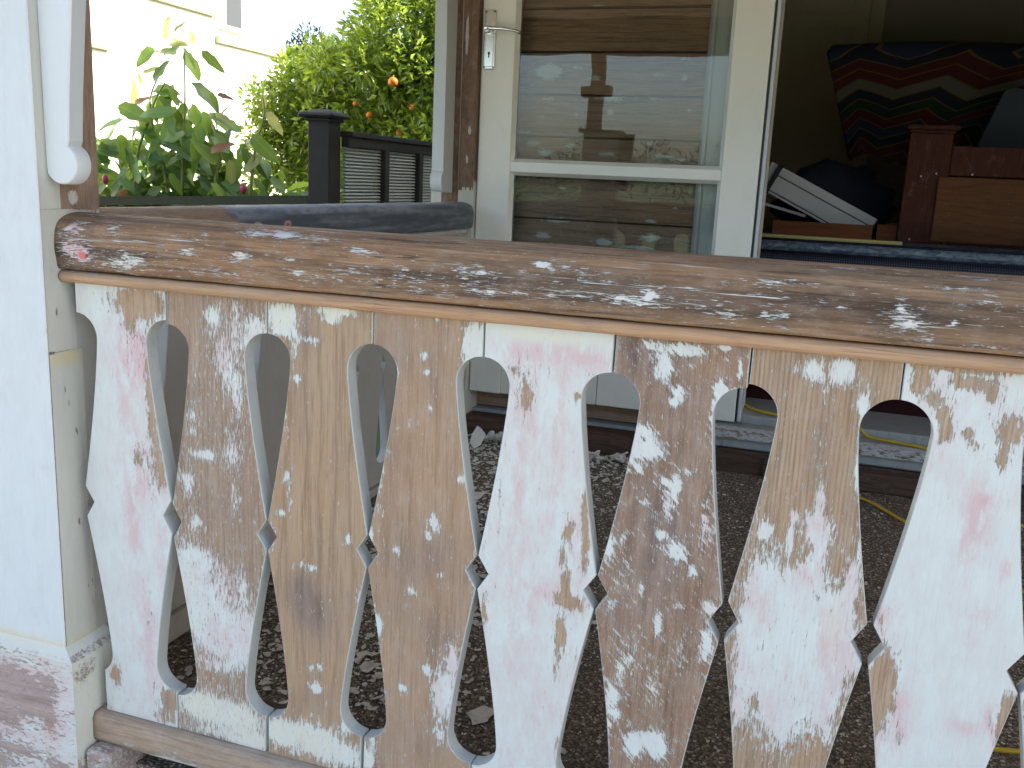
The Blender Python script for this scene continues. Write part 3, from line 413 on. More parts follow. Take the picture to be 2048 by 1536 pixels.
# ================================================================== SETTING
FZ0, FSL = -0.668, 0.042          # veranda floor: height at y=0 and rise per metre
def fz(y): return FZ0 + FSL * y
mb = MB(); mb.box((-600, -600, -1.30), (600, 600, -1.05)); obj('ground', mb, M['lawn'], kind='structure')
mb = MB(); mb.box((-4, -6.5, -1.046), (9, -.02, -1.02)); obj('bounce_path', mb, M['bounce_paving'], kind='structure')  # unseen path, widened and paled to bounce light under the roof
mb = MB()
nx, ny = 60, 34
ids = {}
for j in range(ny + 1):
    for i in range(nx + 1):
        x = -.14 + 6.1 * i / nx; y = .015 + 1.68 * j / ny
        ids[i, j] = mb.vert((x, y, fz(y) + .0015 * mnoise.noise((x * 9, y * 9, 0))))
for j in range(ny):
    for i in range(nx): mb.face((ids[i, j], ids[i + 1, j], ids[i + 1, j + 1], ids[i, j + 1]), 0, True)
mb.box((-.14, .016, -1.05), (5.96, 1.69, -.70))
obj('veranda_floor', mb, M['aggr'], kind='structure', fix=False)

# pebbles standing proud of the concrete
mb = MB(); rnd = random.Random(3)
cols = [(.12, .09, .07), (.24, .18, .12), (.34, .28, .2), (.55, .5, .42), (.18, .16, .14), (.36, .26, .17)]
for _ in range(9000):
    y = .02 + 1.58 * rnd.random(); x = -.05 + 1.75 * rnd.random(); r = rnd.uniform(.0016, .0036); z = fz(y)
    c = rnd.choice(cols); k_ = rnd.uniform(.7, 1.2); c = tuple(q * k_ for q in c) + (1,)
    a0 = rnd.random() * 6.28; e1 = rnd.uniform(.6, 1.3); base = []
    for q in range(5):
        an = a0 + q * 2 * pi / 5; base.append(mb.vert((x + r * cos(an) * e1, y + r * sin(an), z - .0002), c))
    t = mb.vert((x + r * .2, y, z + r * .7), c)
    for q in range(5): mb.face((base[q], base[(q + 1) % 5], t), 0, True)
obj('pebbles', mb, M['pebble'], kind='stuff', fix=False)

# ------------------------------------------------------------------ baluster boards
def blob_eval(lst, x, z, base, sz=.9):
    c = list(base)
    for (bx, bz, rx, rz, dW, dP, dD, dC) in lst:
        q = (((x - bx) / rx) ** 2 + ((z - bz) / rz) ** 2) / (sz * sz)
        if q > 9: continue
        f = 1.0 / (1.0 + q ** 1.6)
        c[0] += dW * f; c[1] += dP * f; c[2] += dD * f; c[3] += dC * f
    c[0] = max(-.2, min(1.3, c[0])); c[1] = max(0, min(2, c[1])); c[2] = max(0, min(1, c[2])); c[3] = max(0, min(1, c[3]))
    return tuple(c)

R0 = .0325
class Seam:
    def __init__(s, xt, xb, za=-.036, zdt=-.276, zdb=-.320, zsb=-.555, m=.0009, r=R0, dl=0, dr=0, gt=.0009, gb=.0009):
        s.xt, s.xb, s.za, s.zdt, s.zdb, s.zsb, s.m, s.r, s.gt, s.gb = xt, xb, za, zdt, zdb, zsb, m, r, gt, gb
        s.off = {-1: dl, 1: dr}       # height step of the cut on the board left / right of the seam
    def x(s, z): return s.xt + (s.xb - s.xt) * (-z / .612)
    def e(s, z, side):
        z = z - s.off[side]; r = s.r
        f = lambda q: 1 - q ** 1.3
        if z >= s.za: return s.gt
        if z > s.zdt:
            t = s.za - z; H = s.za - s.zdt
            if t < r: return max(s.gt, sqrt(max(0, r * r - (r - t) ** 2)))
            return s.m + (r - s.m) * f(min(1, (t - r) / (H - r)))
        if z >= s.zdb:
            mid = (s.zdt + s.zdb) / 2; h = (s.zdt - s.zdb) / 2
            return s.m + .0135 * (1 - abs(z - mid) / h)
        if z > s.zsb:
            t = z - s.zsb; H = s.zdb - s.zsb
            if t < r: return max(s.gb, sqrt(max(0, r * r - (r - t) ** 2)))
            return s.m + (r - s.m) * f(min(1, (t - r) / (H - r)))
        return s.gb
    def crit(s):
        L = []
        for d in s.off.values():
            for k in range(0, 9):
                q = s.r * (1 - cos(k / 8 * pi / 2)); L += [s.za - q + d, s.zsb + q + d]
            L += [s.za + d + 1e-5, s.zsb + d - 1e-5, s.zdt + d, s.zdb + d, (s.zdt + s.zdb) / 2 + d]
        return L

def board_mesh(sl, sr, place, T=.021, zt=.004, zb=-.612, paint=None, ncol=34, drow=.0036, bev=.0009, skip_left=False):
    mb = MB()
    zs = set([zt, zb]); n = int((zt - zb) / drow)
    for i in range(n): zs.add(zt + (zb - zt) * i / n)
    for q in sl.crit() + sr.crit():
        if zb < q < zt: zs.add(q)
    zs = sorted(zs, reverse=True); z2 = [zs[0]]
    for z in zs[1:]:
        if z2[-1] - z > 4e-6: z2.append(z)
    zs = z2
    rows = []; W1 = (1.0, 0, .0, .15)
    for z in zs:
        xl = sl.x(z) + sl.e(z, 1); xr = sr.x(z) - sr.e(z, -1); row = []
        for j in range(ncol + 1):
            t = j / ncol; x = xl + bev + (xr - xl - 2 * bev) * t
            c = paint(x, z) if paint else (1, 0, 0, 0)
            if j == 0 or j == ncol: c = (c[0] + .12, *c[1:])
            row.append(mb.vert(place(x, 0, z), c))
        jl = 3 if sl.e(z, 1) <= max(sl.gt, sl.gb) + 2e-4 and (z > sl.za or z < sl.zsb + .001) else 1; jr = 3 if sr.e(z, -1) <= max(sr.gt, sr.gb) + 2e-4 and (z > sr.za or z < sr.zsb + .001) else 1  # side walls of closed joints get dark material, painting in the gap's shade
        l1 = mb.vert(place(xl, bev, z), W1); l2 = mb.vert(place(xl, T, z), W1)
        r1 = mb.vert(place(xr, bev, z), W1); r2 = mb.vert(place(xr, T, z), W1)
        rows.append((row, l1, l2, r1, r2, jl, jr))
    for a, b in zip(rows, rows[1:]):
        for j in range(ncol): mb.face((a[0][j], a[0][j + 1], b[0][j + 1], b[0][j]), 0)
        mb.face((a[1], a[0][0], b[0][0], b[1]), 1); mb.face((a[2], a[1], b[1], b[2]), min(a[5], b[5]) if a[5] != b[5] else a[5])
        mb.face((a[0][-1], a[3], b[3], b[0][-1]), 1); mb.face((a[3], a[4], b[4], b[3]), min(a[6], b[6]) if a[6] != b[6] else a[6])
        mb.face((a[4], a[2], b[2], b[4]), 2)
    t = rows[0]; mb.face([t[2], t[4], t[3]] + t[0][::-1] + [t[1]], 1)
    t = rows[-1]; mb.face([t[1]] + t[0] + [t[3], t[4], t[2]], 1)
    return mb

seams = [
    Seam(.000, .001, gb=.0178), Seam(.1449, .1425, -.034, -.2757, -.3229, -.5556, dl=.0, dr=-.0045, gt=.0013, gb=.0010),
    Seam(.2934, .2862, -.0367, -.2795, -.3205, -.5585, gt=.0009, gb=.0024), Seam(.4375, .4295, -.0356, -.2744, -.3181, -.5535, gt=.0009, gb=.0021),
    Seam(.5760, .5815, -.0365, -.2757, -.3185, -.5533, r=.032), Seam(.7262, .7215, -.0385, -.2744, -.3161, -.5535, gt=.0012),
    Seam(.8695, .8665, -.0350, -.2773, -.3236, -.555, m=.0028, dl=-.004, dr=.0005, gt=.0009),
    Seam(1.0155, 1.0180, -.0341, -.2747, -.3204, -.555, m=.0030, r=.034, gt=.0008),
    Seam(1.163, 1.162), Seam(1.309, 1.307), Seam(1.454, 1.455)]
bal = thing('balustrade', (0.6, 0, -.66), 'half stripped timber balustrade of cut-out boards under a weathered brown handrail, nearest the viewer', 'balustrade')
bases = [(.92, .14, 0, .05), (.20, .12, .1, .1), (.15, .0, .10, .1), (.19, .0, .14, .1), (.93, .2, 0, .12), (.23, .05, .30, .1), (.17, .1, .03, .1), (1.0, .12, 0, .05), (.5, .1, .1, .1), (.8, .1, 0, 0)]
blabels = ['white painted board with pink stains beside the post', 'brown board flecked all over with white', 'clean tan board with dark growth rings', 'tan board with one white corner at the top',
           'white board with pink streaks', 'dark scratched board with scattered white patches', 'ribbed tan board with a large white patch low down', 'white board with wood showing at its edges', None, None]
for k in range(10):
    lst = BLOBS.get(k, []); bs = bases[k]
    cap = 1.3 if k in (0, 4, 7) else .86
    pf = (lambda x, z, lst=lst, bs=bs, cap=cap: (lambda c: (min(cap, c[0]), *c[1:]))(blob_eval(lst, x, z, bs)))
    mb = board_mesh(seams[k], seams[k + 1], lambda x, d, z: (x, d, z), paint=pf, zt=.0045)
    o = obj('baluster_board', mb, [M['b%d' % min(k, 7)], M['edge'], M['inner'], M['timber']], bal, fix=False, label=blabels[k])

mb = MB(); mb.box((.0005, .0215, -.030), (1.615, .045, .018), bev=.001); obj('top_gap_blocker', mb, M['timber'], bal)  # dark strip added behind the upper seams to block light through them
mb = MB(); mb.box((.020, .0215, -.611), (1.615, .045, -.566), bev=.001); obj('bottom_gap_blocker', mb, M['timber'], bal)  # same added strip, stops light in the lower seams
def rail_mesh(place, L0, L1, prof, pf=None, nl=420, endcap=True, roundend=False):
    """prof: list of (depth, z) from bottom front over the top to bottom back"""
    mb = MB(); rows = []
    for i in range(nl + 1):
        l = L0 + (L1 - L0) * i / nl; row = []
        for (d, z) in prof:
            j = .0006 * mnoise.noise((l * 14, d * 40, z * 60))
            c = pf(l, d, z) if pf else (0, 0, 0, 0)
            row.append(mb.vert(place(l, d + j, z + j), c))
        rows.append(row)
    for a, b in zip(rows, rows[1:]):
        for j in range(len(prof)): mb.face((a[j], b[j], b[(j + 1) % len(prof)], a[(j + 1) % len(prof)]), 0, True)
    if endcap: mb.face(rows[0]); mb.face(rows[-1][::-1])
    return mb

def handrail_profile():
    P = []
    for i in range(13): P.append((-.012 - .0035 * sin(pi * i / 16) + (.0015 if i == 0 else 0), .0215 + .045 * i / 12))      # slightly bowed face
    for i in range(1, 15):                                                                  # rounded top
        a = i / 15 * pi; P.append((.0285 - .0415 * cos(a), .0665 + .0265 * sin(a) ** .8))
    for i in range(6): P.append((.070, .066 - .0455 * i / 5))
    return P
HP = handrail_profile()
rl = BLOBS['rail']
def rail_paint(l, d, z):
    zz = z
    c = blob_eval(rl, l, zz if d < .03 else .2, (.05, .12, .06, .08), .75)
    top = max(0, min(1, (z - .068) / .012))
    w_ = c[0] * .92 - .06 * top + .05 * exp(-((z - .045) / .018) ** 2)
    dark_band = .75 * max(0, min(1, (l - .42) / .25)) * exp(-((z - .052) / .018) ** 2)  # darker band along the face, strongest away from the left post
    if l < .05: dark_band += .5
    w_ = min(w_, .60) if c[0] < .86 else 1.1
    return (w_, c[1], max(0, min(1, c[2] * .9 + dark_band - .3 * top)), c[3])
obj('handrail', rail_mesh(lambda l, d, z: (l, d, z), -.0135, 1.62, HP, rail_paint, 460), M['rail'], bal, fix=True)
BP = [(.0, .0035)] + [(-.0035 - .0095 * sin(a * pi / 8), .0115 - .008 * cos(a * pi / 8)) for a in range(0, 9)] + [(.0, .0196)]
def bead_paint(l, d, z):
    c = .08 + .22 * exp(-((z - .0195) / .0015) ** 2) + .18 * exp(-((z - .0035) / .0015) ** 2)
    if l < .05: c += .2
    return (c + .25 * exp(-((l - .26) / .02) ** 2), .5, .3 if l < .01 else 0, .3)
obj('bead_moulding', rail_mesh(lambda l, d, z: (l, d, z), -.0130, 1.62, BP, bead_paint, 300), M['bead'], bal)
QP = [(-.012, -.6565), (-.014, -.650), (-.014, -.622), (-.010, -.6135), (.05, -.6125), (.05, -.6565)]
def brp(l, d, z):
    return (.18 + .7 / (1 + (((l - .06) / .03) ** 2 + ((z + .640) / .008) ** 2) ** 2) + .5 / (1 + (((l - .15) / .05) ** 2 + ((z + .655) / .005) ** 2) ** 2), .05, .12, .1)
obj('bottom_rail', rail_mesh(lambda l, d, z: (l, d, z), .0058, 1.62, QP, brp, 200), M['brail'], bal)
mb = MB(); mb.box((.008, -.035, -.715), (.052, .04, -.6595), bev=.004); 
for i in range(len(mb.v)): mb.c[i] = (.45, .5, .6, .1)
obj('packing_block', mb, M['plinth'], bal)

# far end post of the front balustrade (outside the frame)
ep = thing('veranda_post', (1.70, .03, -1.05), 'white square veranda post holding the right end of the front handrail', 'post')
mb = MB(); mb.box((1.62, -.03, -1.05), (1.78, .12, .72), bev=.004); obj('shaft', mb, M['white'], ep)

# ------------------------------------------------------------------ corner post (left)
post = thing('corner_post', (-.11, .05, -1.05), 'white boxed corner post with a curved hanging bracket and peeling plinth at the left', 'post')
def quadgrid(mb, A, B, C, D, nu, nv, pf, m=0):
    A, B, C, D = map(Vector, (A, B, C, D)); g = {}
    for j in range(nv + 1):
        for i in range(nu + 1):
            u = i / nu; v = j / nv; q = A.lerp(B, u).lerp(D.lerp(C, u), v); g[i, j] = mb.vert(q, pf(u, v, q))
    for j in range(nv):
        for i in range(nu): mb.face((g[i, j], g[i + 1, j], g[i + 1, j + 1], g[i, j + 1]), m)
PX, PY = -.0140, -.0370
mb = MB()
def csf(u, v, q):
    ch = .55 * exp(-((q.x - PX) / .0025) ** 2) * max(0, mnoise.noise((q.z * 25, 3, 1)) * 2.2 - .55)
    return (1.0 - ch, .0, 0, 1.0 * exp(-((q.z + .506) / .008) ** 2))
quadgrid(mb, (-.19, PY, .385), (PX - .002, PY, .385), (PX - .002, PY, -.504), (-.19, PY, -.504), 40, 150, csf)
quadgrid(mb, (PX - .002, PY, .385), (PX, PY + .002, .385), (PX, PY + .002, -.504), (PX - .002, PY, -.504), 1, 150, csf)
mb.box((-.1905, PY + .0005, -.504), (PX - .0025, -.001, .3845))
obj('casing', mb, M['casing'], post, fix=False)
# side lining, three lengths with a filled joint
def lnf(u, v, q):
    w = .92 - .5 * exp(-((q.y - .02) / .004) ** 2) * (q.z < -.09) * max(0, mnoise.noise((q.z * 18, 1, 5)) + .4)
    w -= .75 / (1 + (((q.z + .088) / .0016) ** 2 + ((q.y + .030) / .007) ** 2) ** 2)
    for (ay, az) in ((-.022, .02), (-.018, -.035), (-.012, -.14), (-.006, -.16), (.0, -.33), (.012, -.43), (.004, -.20)):
        w -= .55 / (1 + (((q.z - az) / .006) ** 2 + ((q.y - ay) / .0025) ** 2) ** 2)
    c = 1.0 / (1 + (((q.z + .098) / .009) ** 2) ** 2) + .25 * max(0, mnoise.noise((q.z * 12, q.y * 40, 8))) + .8 * exp(-((q.z + .506) / .01) ** 2)
    return (w, 0, .4, min(1, c))
for (z1, z0, y1, dx) in ((.385, .0975, -.0008, 0), (.0970, -.0880, .0140, .0002), (-.0885, -.504, .0225, .0008)):
    mb = MB(); xx = PX + dx + .0002
    n_ = max(6, int((z1 - z0) / .004))
    quadgrid(mb, (xx, PY + .0022, z1), (xx, y1, z1), (xx, y1, z0), (xx, PY + .0022, z0), 16, n_, lnf)
    quadgrid(mb, (xx, y1, z1), (xx - .003, y1, z1), (xx - .003, y1, z0), (xx, y1, z0), 1, n_, lambda u, v, q: (.4, 0, .8, .1))
    obj('side_lining', mb, M['lining'], post, fix=False)
mb = MB(); mb.box((-.165, -.010, .3855), (-.110, .055, .721), bev=.003); mb.box((-.20, -.018, .545), (-.075, .065, .588), bev=.003); mb.box((-.199, -.042, .3853), (-.0100, .074, .398), bev=.003); obj('reflection_shaft', mb, M['postd'], post)  # invented shaft out of view, shaped for its reflection in the door glass
mb = MB()
yf, xr_, zt_, zc_ = -.0455, .0050, -.5035, -.522
plb = [(-.10, -.57, .05, .025, -.5, 1.2, .5, 0), (-.13, -.62, .04, .03, -.52, 1.2, .5, 0), (-.06, -.60, .03, .02, -.5, 1.0, .3, 0), (-.04, -.56, .012, .01, -.5, .6, .3, 0), (-.10, -.68, .03, .006, -.5, 0, .5, 0), (-.03, -.69, .03, .012, -.5, 0, .4, 0), (-.04, -.625, .01, .02, -.3, 1.2, 0, 0), (-.09, -.525, .08, .006, -.15, .3, .1, .4), (-.16, -.70, .05, .03, -.5, .3, .2, 0)]
pf = lambda u, v, q: blob_eval(plb, q.x, q.z, (.80, .25, .3, .2))
quadgrid(mb, (-.215, yf, zc_), (xr_, yf, zc_), (xr_, yf, -1.05), (-.215, yf, -1.05), 50, 60, pf)
quadgrid(mb, (-.197, PY + .0005, zt_), (PX - .0005, PY + .0005, zt_), (xr_, yf, zc_), (-.215, yf, zc_), 40, 8, lambda u, v, q: (.95 - .22 * (v > .7), .1, .0, 1.0 - .8 * v))
quadgrid(mb, (PX - .0005, PY + .0005, zt_), (PX - .0005, .04, zt_), (xr_, .05, zc_), (xr_, yf, zc_), 14, 8, lambda u, v, q: (.9 - .35 * (v > .5), 0, .3, .8 - .5 * v))
quadgrid(mb, (xr_, yf, zc_), (xr_, .05, zc_), (xr_, .05, -1.05), (xr_, yf, -1.05), 16, 60, lambda u, v, q: (.95 - .5 * exp(-((u - .25) / .3) ** 2 - ((q.z + .545) / .02) ** 2) - (.4 if q.z < -.67 else 0), 0, .3, .9))
quadgrid(mb, (-.215, .05, zc_), (-.215, yf, zc_), (-.215, yf, -1.05), (-.215, .05, -1.05), 4, 4, lambda u, v, q: (.9, 0, 0, .2))
obj('plinth', mb, M['plinth'], post, fix=False)
# inner post, bare above the rail and grey below it
mb = MB()
quadgrid(mb, (-.0143, -.0005, .385), (-.0143, .068, .385), (-.0143, .068, .06), (-.0143, -.0005, .06), 16, 110,
         lambda u, v, q: (.08 + .62 / (1 + (((q.y - .022) / .010) ** 2 + ((q.z - .112) / .012) ** 2) ** 2) + .45 * (q.z < .098) + .3 * exp(-((q.y - .03) / .004) ** 2 - ((q.z - .145) / .01) ** 2), .3, .45 * (q.z < .13), .2))
mb.box((-.15, .0, .06), (-.0148, .0675, .3845)); obj('inner_post_wood', mb, M['postw'], post, fix=False)
mb = MB(); mb.box((-.15, -.0005, -1.0), (-.0150, .068, .0595), bev=.001); obj('inner_post', mb, M['inner'], post)
# hanging bracket
def bracket_outline():
    P = [(-.0137, .385), (.0415, .385), (.039, .350), (.0275, .240), (.0235, .1835)]
    cx, cz, r = .0095, .1545, .0256
    a0 = math.atan2(.1790 - cz, .0215 - cx)
    for i in range(0, 19):
        a = a0 - (a0 + pi * .83) * i / 18; P.append((cx + r * cos(a), cz + r * sin(a) * .98))
    P.append((-.0137, .152))
    return P
BO = bracket_outline()
mb = MB(); n = len(BO)
bevs = .0018; cxm = sum(p[0] for p in BO) / n; czm = .3
def inset(P, d):
    Q = []
    for i in range(len(P)):
        a = Vector(P[i - 1]); b = Vector(P[i]); c = Vector(P[(i + 1) % len(P)])
        e1 = (b - a).normalized(); e2 = (c - b).normalized(); nn = Vector((-(e1 + e2).y, (e1 + e2).x))
        if nn.length < 1e-6: nn = Vector((-e1.y, e1.x))
        nn.normalize(); Q.append(tuple(b - nn * d))
    return Q
IN = inset(BO, bevs)
A = [mb.vert((p[0], -.0215, p[1])) for p in IN]; B = [mb.vert((p[0], -.0195, p[1])) for p in BO]; C_ = [mb.vert((p[0], .003, p[1])) for p in BO]
mb.face(A)
for i in range(n):
    j = (i + 1) % n; mb.face((A[i], A[j], B[j], B[i]), 0, 4 < i < 23); mb.face((B[i], B[j], C_[j], C_[i]), 0, 4 < i < 23)
obj('bracket', mb, M['white'], post)

# ------------------------------------------------------------------ side balustrade
sb = thing('side_balustrade', (-.10, .85, -.66), 'grey painted side balustrade with a blue grey handrail running back to the wall', 'balustrade')
ss = [Seam(-.0095 + .1375 * k, -.0095 + .1375 * k) for k in range(14)]
for k in range(0, 13):
    a, b = ss[k], ss[k + 1]
    if k == 0: a, b = Seam(.069, .069, r=.001, m=.0005), ss[1]
    if k == 0:
        a.e = lambda z, side: .0006
    if b.xt > 1.66: break
    mb = board_mesh(a, b, lambda u, d, z: (-.090 - d, u, z), ncol=3, drow=.03, bev=.001, zb=-.605)
    mb.m = [2 if q == 0 else q for q in mb.m]
    obj('baluster_board', mb, [M['b0'], M['inner'], M['inner'], M['inner']], sb, fix=True)
def srp(l, d, z):
    w = max(0, min(1, (l - .40 - .06 * mnoise.noise((l * 3, z * 60, 1))) / .05))
    top = max(0, min(1, (z - .070) / .012))
    red = sum(exp(-(((l - q) / .012) ** 2) - ((z - .058) / .006) ** 2) for q in (.51, .61))
    nn = mnoise.noise((l * 4, z * 90, d * 60)) + .5 * mnoise.noise((l * 22, z * 200, d * 200))
    streak = max(0, min(1, .12 + top * (.75 - .35 * max(0, l - .8)) + .7 * nn))
    return (.12 + .88 * w + (.45 * streak if w < .5 else 0) - (.28 * streak if w < .5 else 0), 2 * min(1, red * 1.3) if red > .25 else 0, .2 * (1 - w), streak)
obj('handrail', rail_mesh(lambda l, d, z: (-.0745 - d, l, z), .0685, 1.598, HP, srp, 300), M['srail'], sb)
obj('bead_moulding', rail_mesh(lambda l, d, z: (-.088 - d, l, z), .0685, 1.598, BP, lambda l, d, z: (.9, .5, .2, 0), 80), M['plinth'], sb)
mb = MB(); mb.box((-.128, .0685, -.655), (-.078, 1.598, -.607), bev=.003); obj('bottom_rail', mb, M['inner'], sb)

# ------------------------------------------------------------------ own house: wall, post, sill, roof
hw = thing('house_wall', (.25, 1.72, -.6), 'stripped brown weatherboard wall with flaking paint behind the open glazed door', 'wall')
rnd = random.Random(11)
YW = 1.715
flk = [(.075, .268, .03, .010), (.115, .244, .028, .014), (.188, .266, .028, .008), (.3, .246, .03, .006), (.42, .275, .02, .008), (.46, .246, .04, .004), (.25, .453, .02, .012), (.433, .462, .025, .01), (.502, .456, .012, .012), (.117, .466, .04, .025), (.326, .182, .045, .010), (.12, .007, .03, .012), (.156, .053, .05, .008), (.439, .02, .04, .01), (.40, -.01, .05, .006), (.30, .0, .03, .01), (.5, .235, .04, .006), (.11, .47, .05, .02), (.30, .40, .06, .012), (.52, .37, .012, .006), (.20, .35, .01, .01), (.3, .36, .012, .01), (.1, .345, .012, .008)]
for _ in range(40): flk.append((rnd.uniform(0, .55), rnd.uniform(-.2, 1.3), rnd.uniform(.006, .03), rnd.uniform(.003, .008)))
fl2 = [(a, b, c * .7, d * .65, .75, 0, .0, .1) for a, b, c, d in flk]
pitch = .1165
for i in range(-5, 10):
    z0 = .058 + pitch * i; z1 = z0 + pitch - .0055; mb = MB()
    ya, yb = YW - .021, YW - .009
    quadgrid(mb, (-.066, yb, z1), (.66, yb, z1), (.66, ya, z0), (-.066, ya, z0), 100, 14, lambda u, v, q: blob_eval(fl2, q.x, q.z, (.12 if q.z > .1 else .20, 0, .25 if q.z < .36 else .12, .1), 1))
    quadgrid(mb, (-.066, ya, z0), (.66, ya, z0), (.66, YW + .0005, z0), (-.066, YW + .0005, z0), 2, 1, lambda u, v, q: (.0, 0, .8, 0)); quadgrid(mb, (-.066, YW + .0005, z1), (.66, YW + .0005, z1), (.66, yb, z1), (-.066, yb, z1), 2, 1, lambda u, v, q: (.0, 0, .8, 0))
    obj('weatherboard', mb, M['weather'], hw, fix=False)
mb = MB(); mb.box((-.07, YW + .001, -.6), (.66, YW + .0035, 1.3)); obj('groove_shade_backing', mb, M['timber'], hw)  # dark sheet added behind the gaps, paints the grooves' shade
mb = MB(); mb.box((-.25, YW + .004, -1.05), (.735, YW + .07, 2.2)); mb.box((1.95, YW - .01, -1.05), (6.5, YW + .07, 2.2)); mb.box((.735, YW, 1.45), (1.95, YW + .07, 2.2))
mb.box((.735, YW + .02, -1.05), (1.95, YW + .07, -.47)); obj('wall_core', mb, M['cream'], hw)
mb = MB(); mb.box((-.067, YW - .055, -.62), (.70, YW - .002, -.53), bev=.003); obj('base_board', mb, M['sill'], hw)
mb = MB(); mb.box((.560, YW - .040, -.5), (.655, YW - .014, 1.5), bev=.004); mb.box((.5655, YW - .048, -.5), (.580, YW - .0405, 1.5), bev=.003); obj('architrave', mb, M['white'], hw)
mb = MB(); mb.box((.657, YW - .044, -.5), (.742, YW + .06, 1.5), bev=.003); obj('door_jamb', mb, M['door'], hw)
mb = MB(); mb.box((-1.2, YW + .075, -1.05), (-.252, YW + 4.0, 2.2)); 

wp = thing('wall_post', (-.12, 1.62, -.62), 'stripped brown post against the wall where the blue grey side rail ends', 'post')
mb = MB()
wpf = lambda u, v, q: (.16 + .7 * (1 if q.z < .13 + .014 * mnoise.noise((q.x * 90, 1, 2)) else 0) + .8 / (1 + (((q.x + .1) / .004) ** 2 + ((q.z - .55) / .05) ** 2) ** 2) + .8 / (1 + (((q.x + .083) / .004) ** 2 + ((q.z - .295) / .012) ** 2) ** 2) + .6 / (1 + (((q.x + .088) / .004) ** 2 + ((q.z - .215) / .012) ** 2) ** 2), .1, .2, .5 * (q.z < .14))
quadgrid(mb, (-.112, 1.600, 1.5), (-.0665, 1.600, 1.5), (-.0665, 1.600, -.62), (-.112, 1.600, -.62), 14, 240, wpf)
quadgrid(mb, (-.0665, 1.600, 1.5), (-.0665, 1.70, 1.5), (-.0665, 1.70, -.62), (-.0665, 1.600, -.62), 6, 40, wpf)
obj('post_face', mb, M['postd'], wp, fix=False)
mb = MB(); mb.box((-.170, 1.610, -.62), (-.113, 1.70, 1.5), bev=.002); mb.box((-.112, 1.603, -.62), (-.068, 1.699, 1.49))
obj('post_core', mb, M['postd'], wp)
mb = MB(); mb.tube([(-.1135, 1.604, .135), (-.112, 1.603, .3), (-.1135, 1.604, .5), (-.1125, 1.603, 1.4)], .0022, 6); obj('paint_seam', mb, M['inner'], wp)
# its bracket
mb = MB()
O = [(1.592, 1.3), (1.500, 1.3), (1.515, .7), (1.522, .45), (1.522, .19)]
for i in range(0, 13):
    a = pi * .62 + pi * .8 * i / 12; O.append((1.532 + .022 * cos(a) , .150 + .030 * sin(a)))
O.append((1.592, .118))
mb.prism(O, 'x', -.163, -.128); obj('bracket', mb, M['white'], wp)

st = thing('door_step', (1.35, 1.70, -.6), 'worn grey door sill with peeling white nosing above a dark timber step', 'door sill')
mb = MB(); mb.box((.735, 1.655, -.50), (2.2, 1.90, -.452), bev=.004); mb.box((.60, 1.5945, -.535), (2.2, 1.654, -.474), bev=.004); obj('sill', mb, M['sill'], st)
mb = MB(); quadgrid(mb, (.60, 1.575, -.478), (2.2, 1.575, -.478), (2.2, 1.575, -.503), (.60, 1.575, -.503), 120, 4, lambda u, v, q: (.58, 0, .2, 0)); quadgrid(mb, (.60, 1.592, -.4725), (2.2, 1.592, -.4725), (2.2, 1.575, -.478), (.60, 1.575, -.478), 60, 2, lambda u, v, q: (.7, 0, .2, 0))
mb.box((.60, 1.5755, -.502), (2.2, 1.594, -.479)); obj('nosing', mb, M['sillw'], st)
mb = MB(); mb.box((-.06, 1.585, -.62), (2.2, 1.652, -.537), bev=.003); obj('step_timber', mb, M['timber'], st)
mb = MB(); mb.box((.82, 1.568, -.60), (1.22, 1.584, -.548), bev=.003); obj('step_board', mb, M['timber'], st)

# roof and beam
rf = thing('veranda_roof', (2.5, .8, .72), 'veranda roof of bare tan boards on a dark beam over the balustrade', 'roof')
mb = MB(); mb.box((-1.3, -.02, .722), (6.5, .06, .87), bev=.003); obj('front_beam', mb, M['timber'], rf)
for i in range(20):
    mb = MB(); y0 = -.22 + i * .0965; z0 = .965 + .30 * y0
    P = [(-1.3, y0, z0), (6.5, y0, z0), (6.5, y0 + .0955, z0 + .0287), (-1.3, y0 + .0955, z0 + .0287)]
    n0 = [mb.vert(q, (.05, 0, 0, 0)) for q in P]; n1 = [mb.vert((q[0], q[1], q[2] + .018), (.05, 0, 0, 0)) for q in P]
    mb.face(n0[::-1]); mb.face(n1)
    for q in range(4): mb.face((n0[q], n0[(q + 1) % 4], n1[(q + 1) % 4], n1[q]))
    obj('ceiling_board', mb, M['tanwood'], rf)
mb = MB(); mb.box((-1.35, -.262, .885), (6.6, -.235, .96), bev=.003); P = [(-1.35, -.27, .961), (6.6, -.27, .961), (6.6, 1.8, 1.56), (-1.35, 1.8, 1.56)]
n0 = [mb.vert(q) for q in P]; n1 = [mb.vert((q[0], q[1], q[2] + .03)) for q in P]; mb.face(n0[::-1]); mb.face(n1)
for q in range(4): mb.face((n0[q], n0[(q + 1) % 4], n1[(q + 1) % 4], n1[q]))
obj('roof_sheet', mb, M['rooft'], rf)
hb = thing('own_house', (3, 4, -1.05), 'the house behind the veranda with its gabled roof', 'house')
mb = MB(); mb.box((-.25, YW + .0715, -1.05), (-.15, 5.2, 2.2)); mb.box((-.149, 5.1, -1.05), (6.5, 5.2, 2.2)); mb.box((6.4, YW + .0715, -1.05), (6.5, 5.099, 2.2)); mb.box((-.25, 5.201, -1.05), (3.5, 8.6, 2.4)); obj('wall_and_shade_wing', mb, M['cream'], hb)  # last box is an unseen wing added to shade fence and lower tree
mb = MB(); mb.prism([(1.35, 2.201), (5.6, 2.201), (3.45, 3.3)], 'x', -.6, 6.9); obj('roof', mb, M['rooft'], hb)

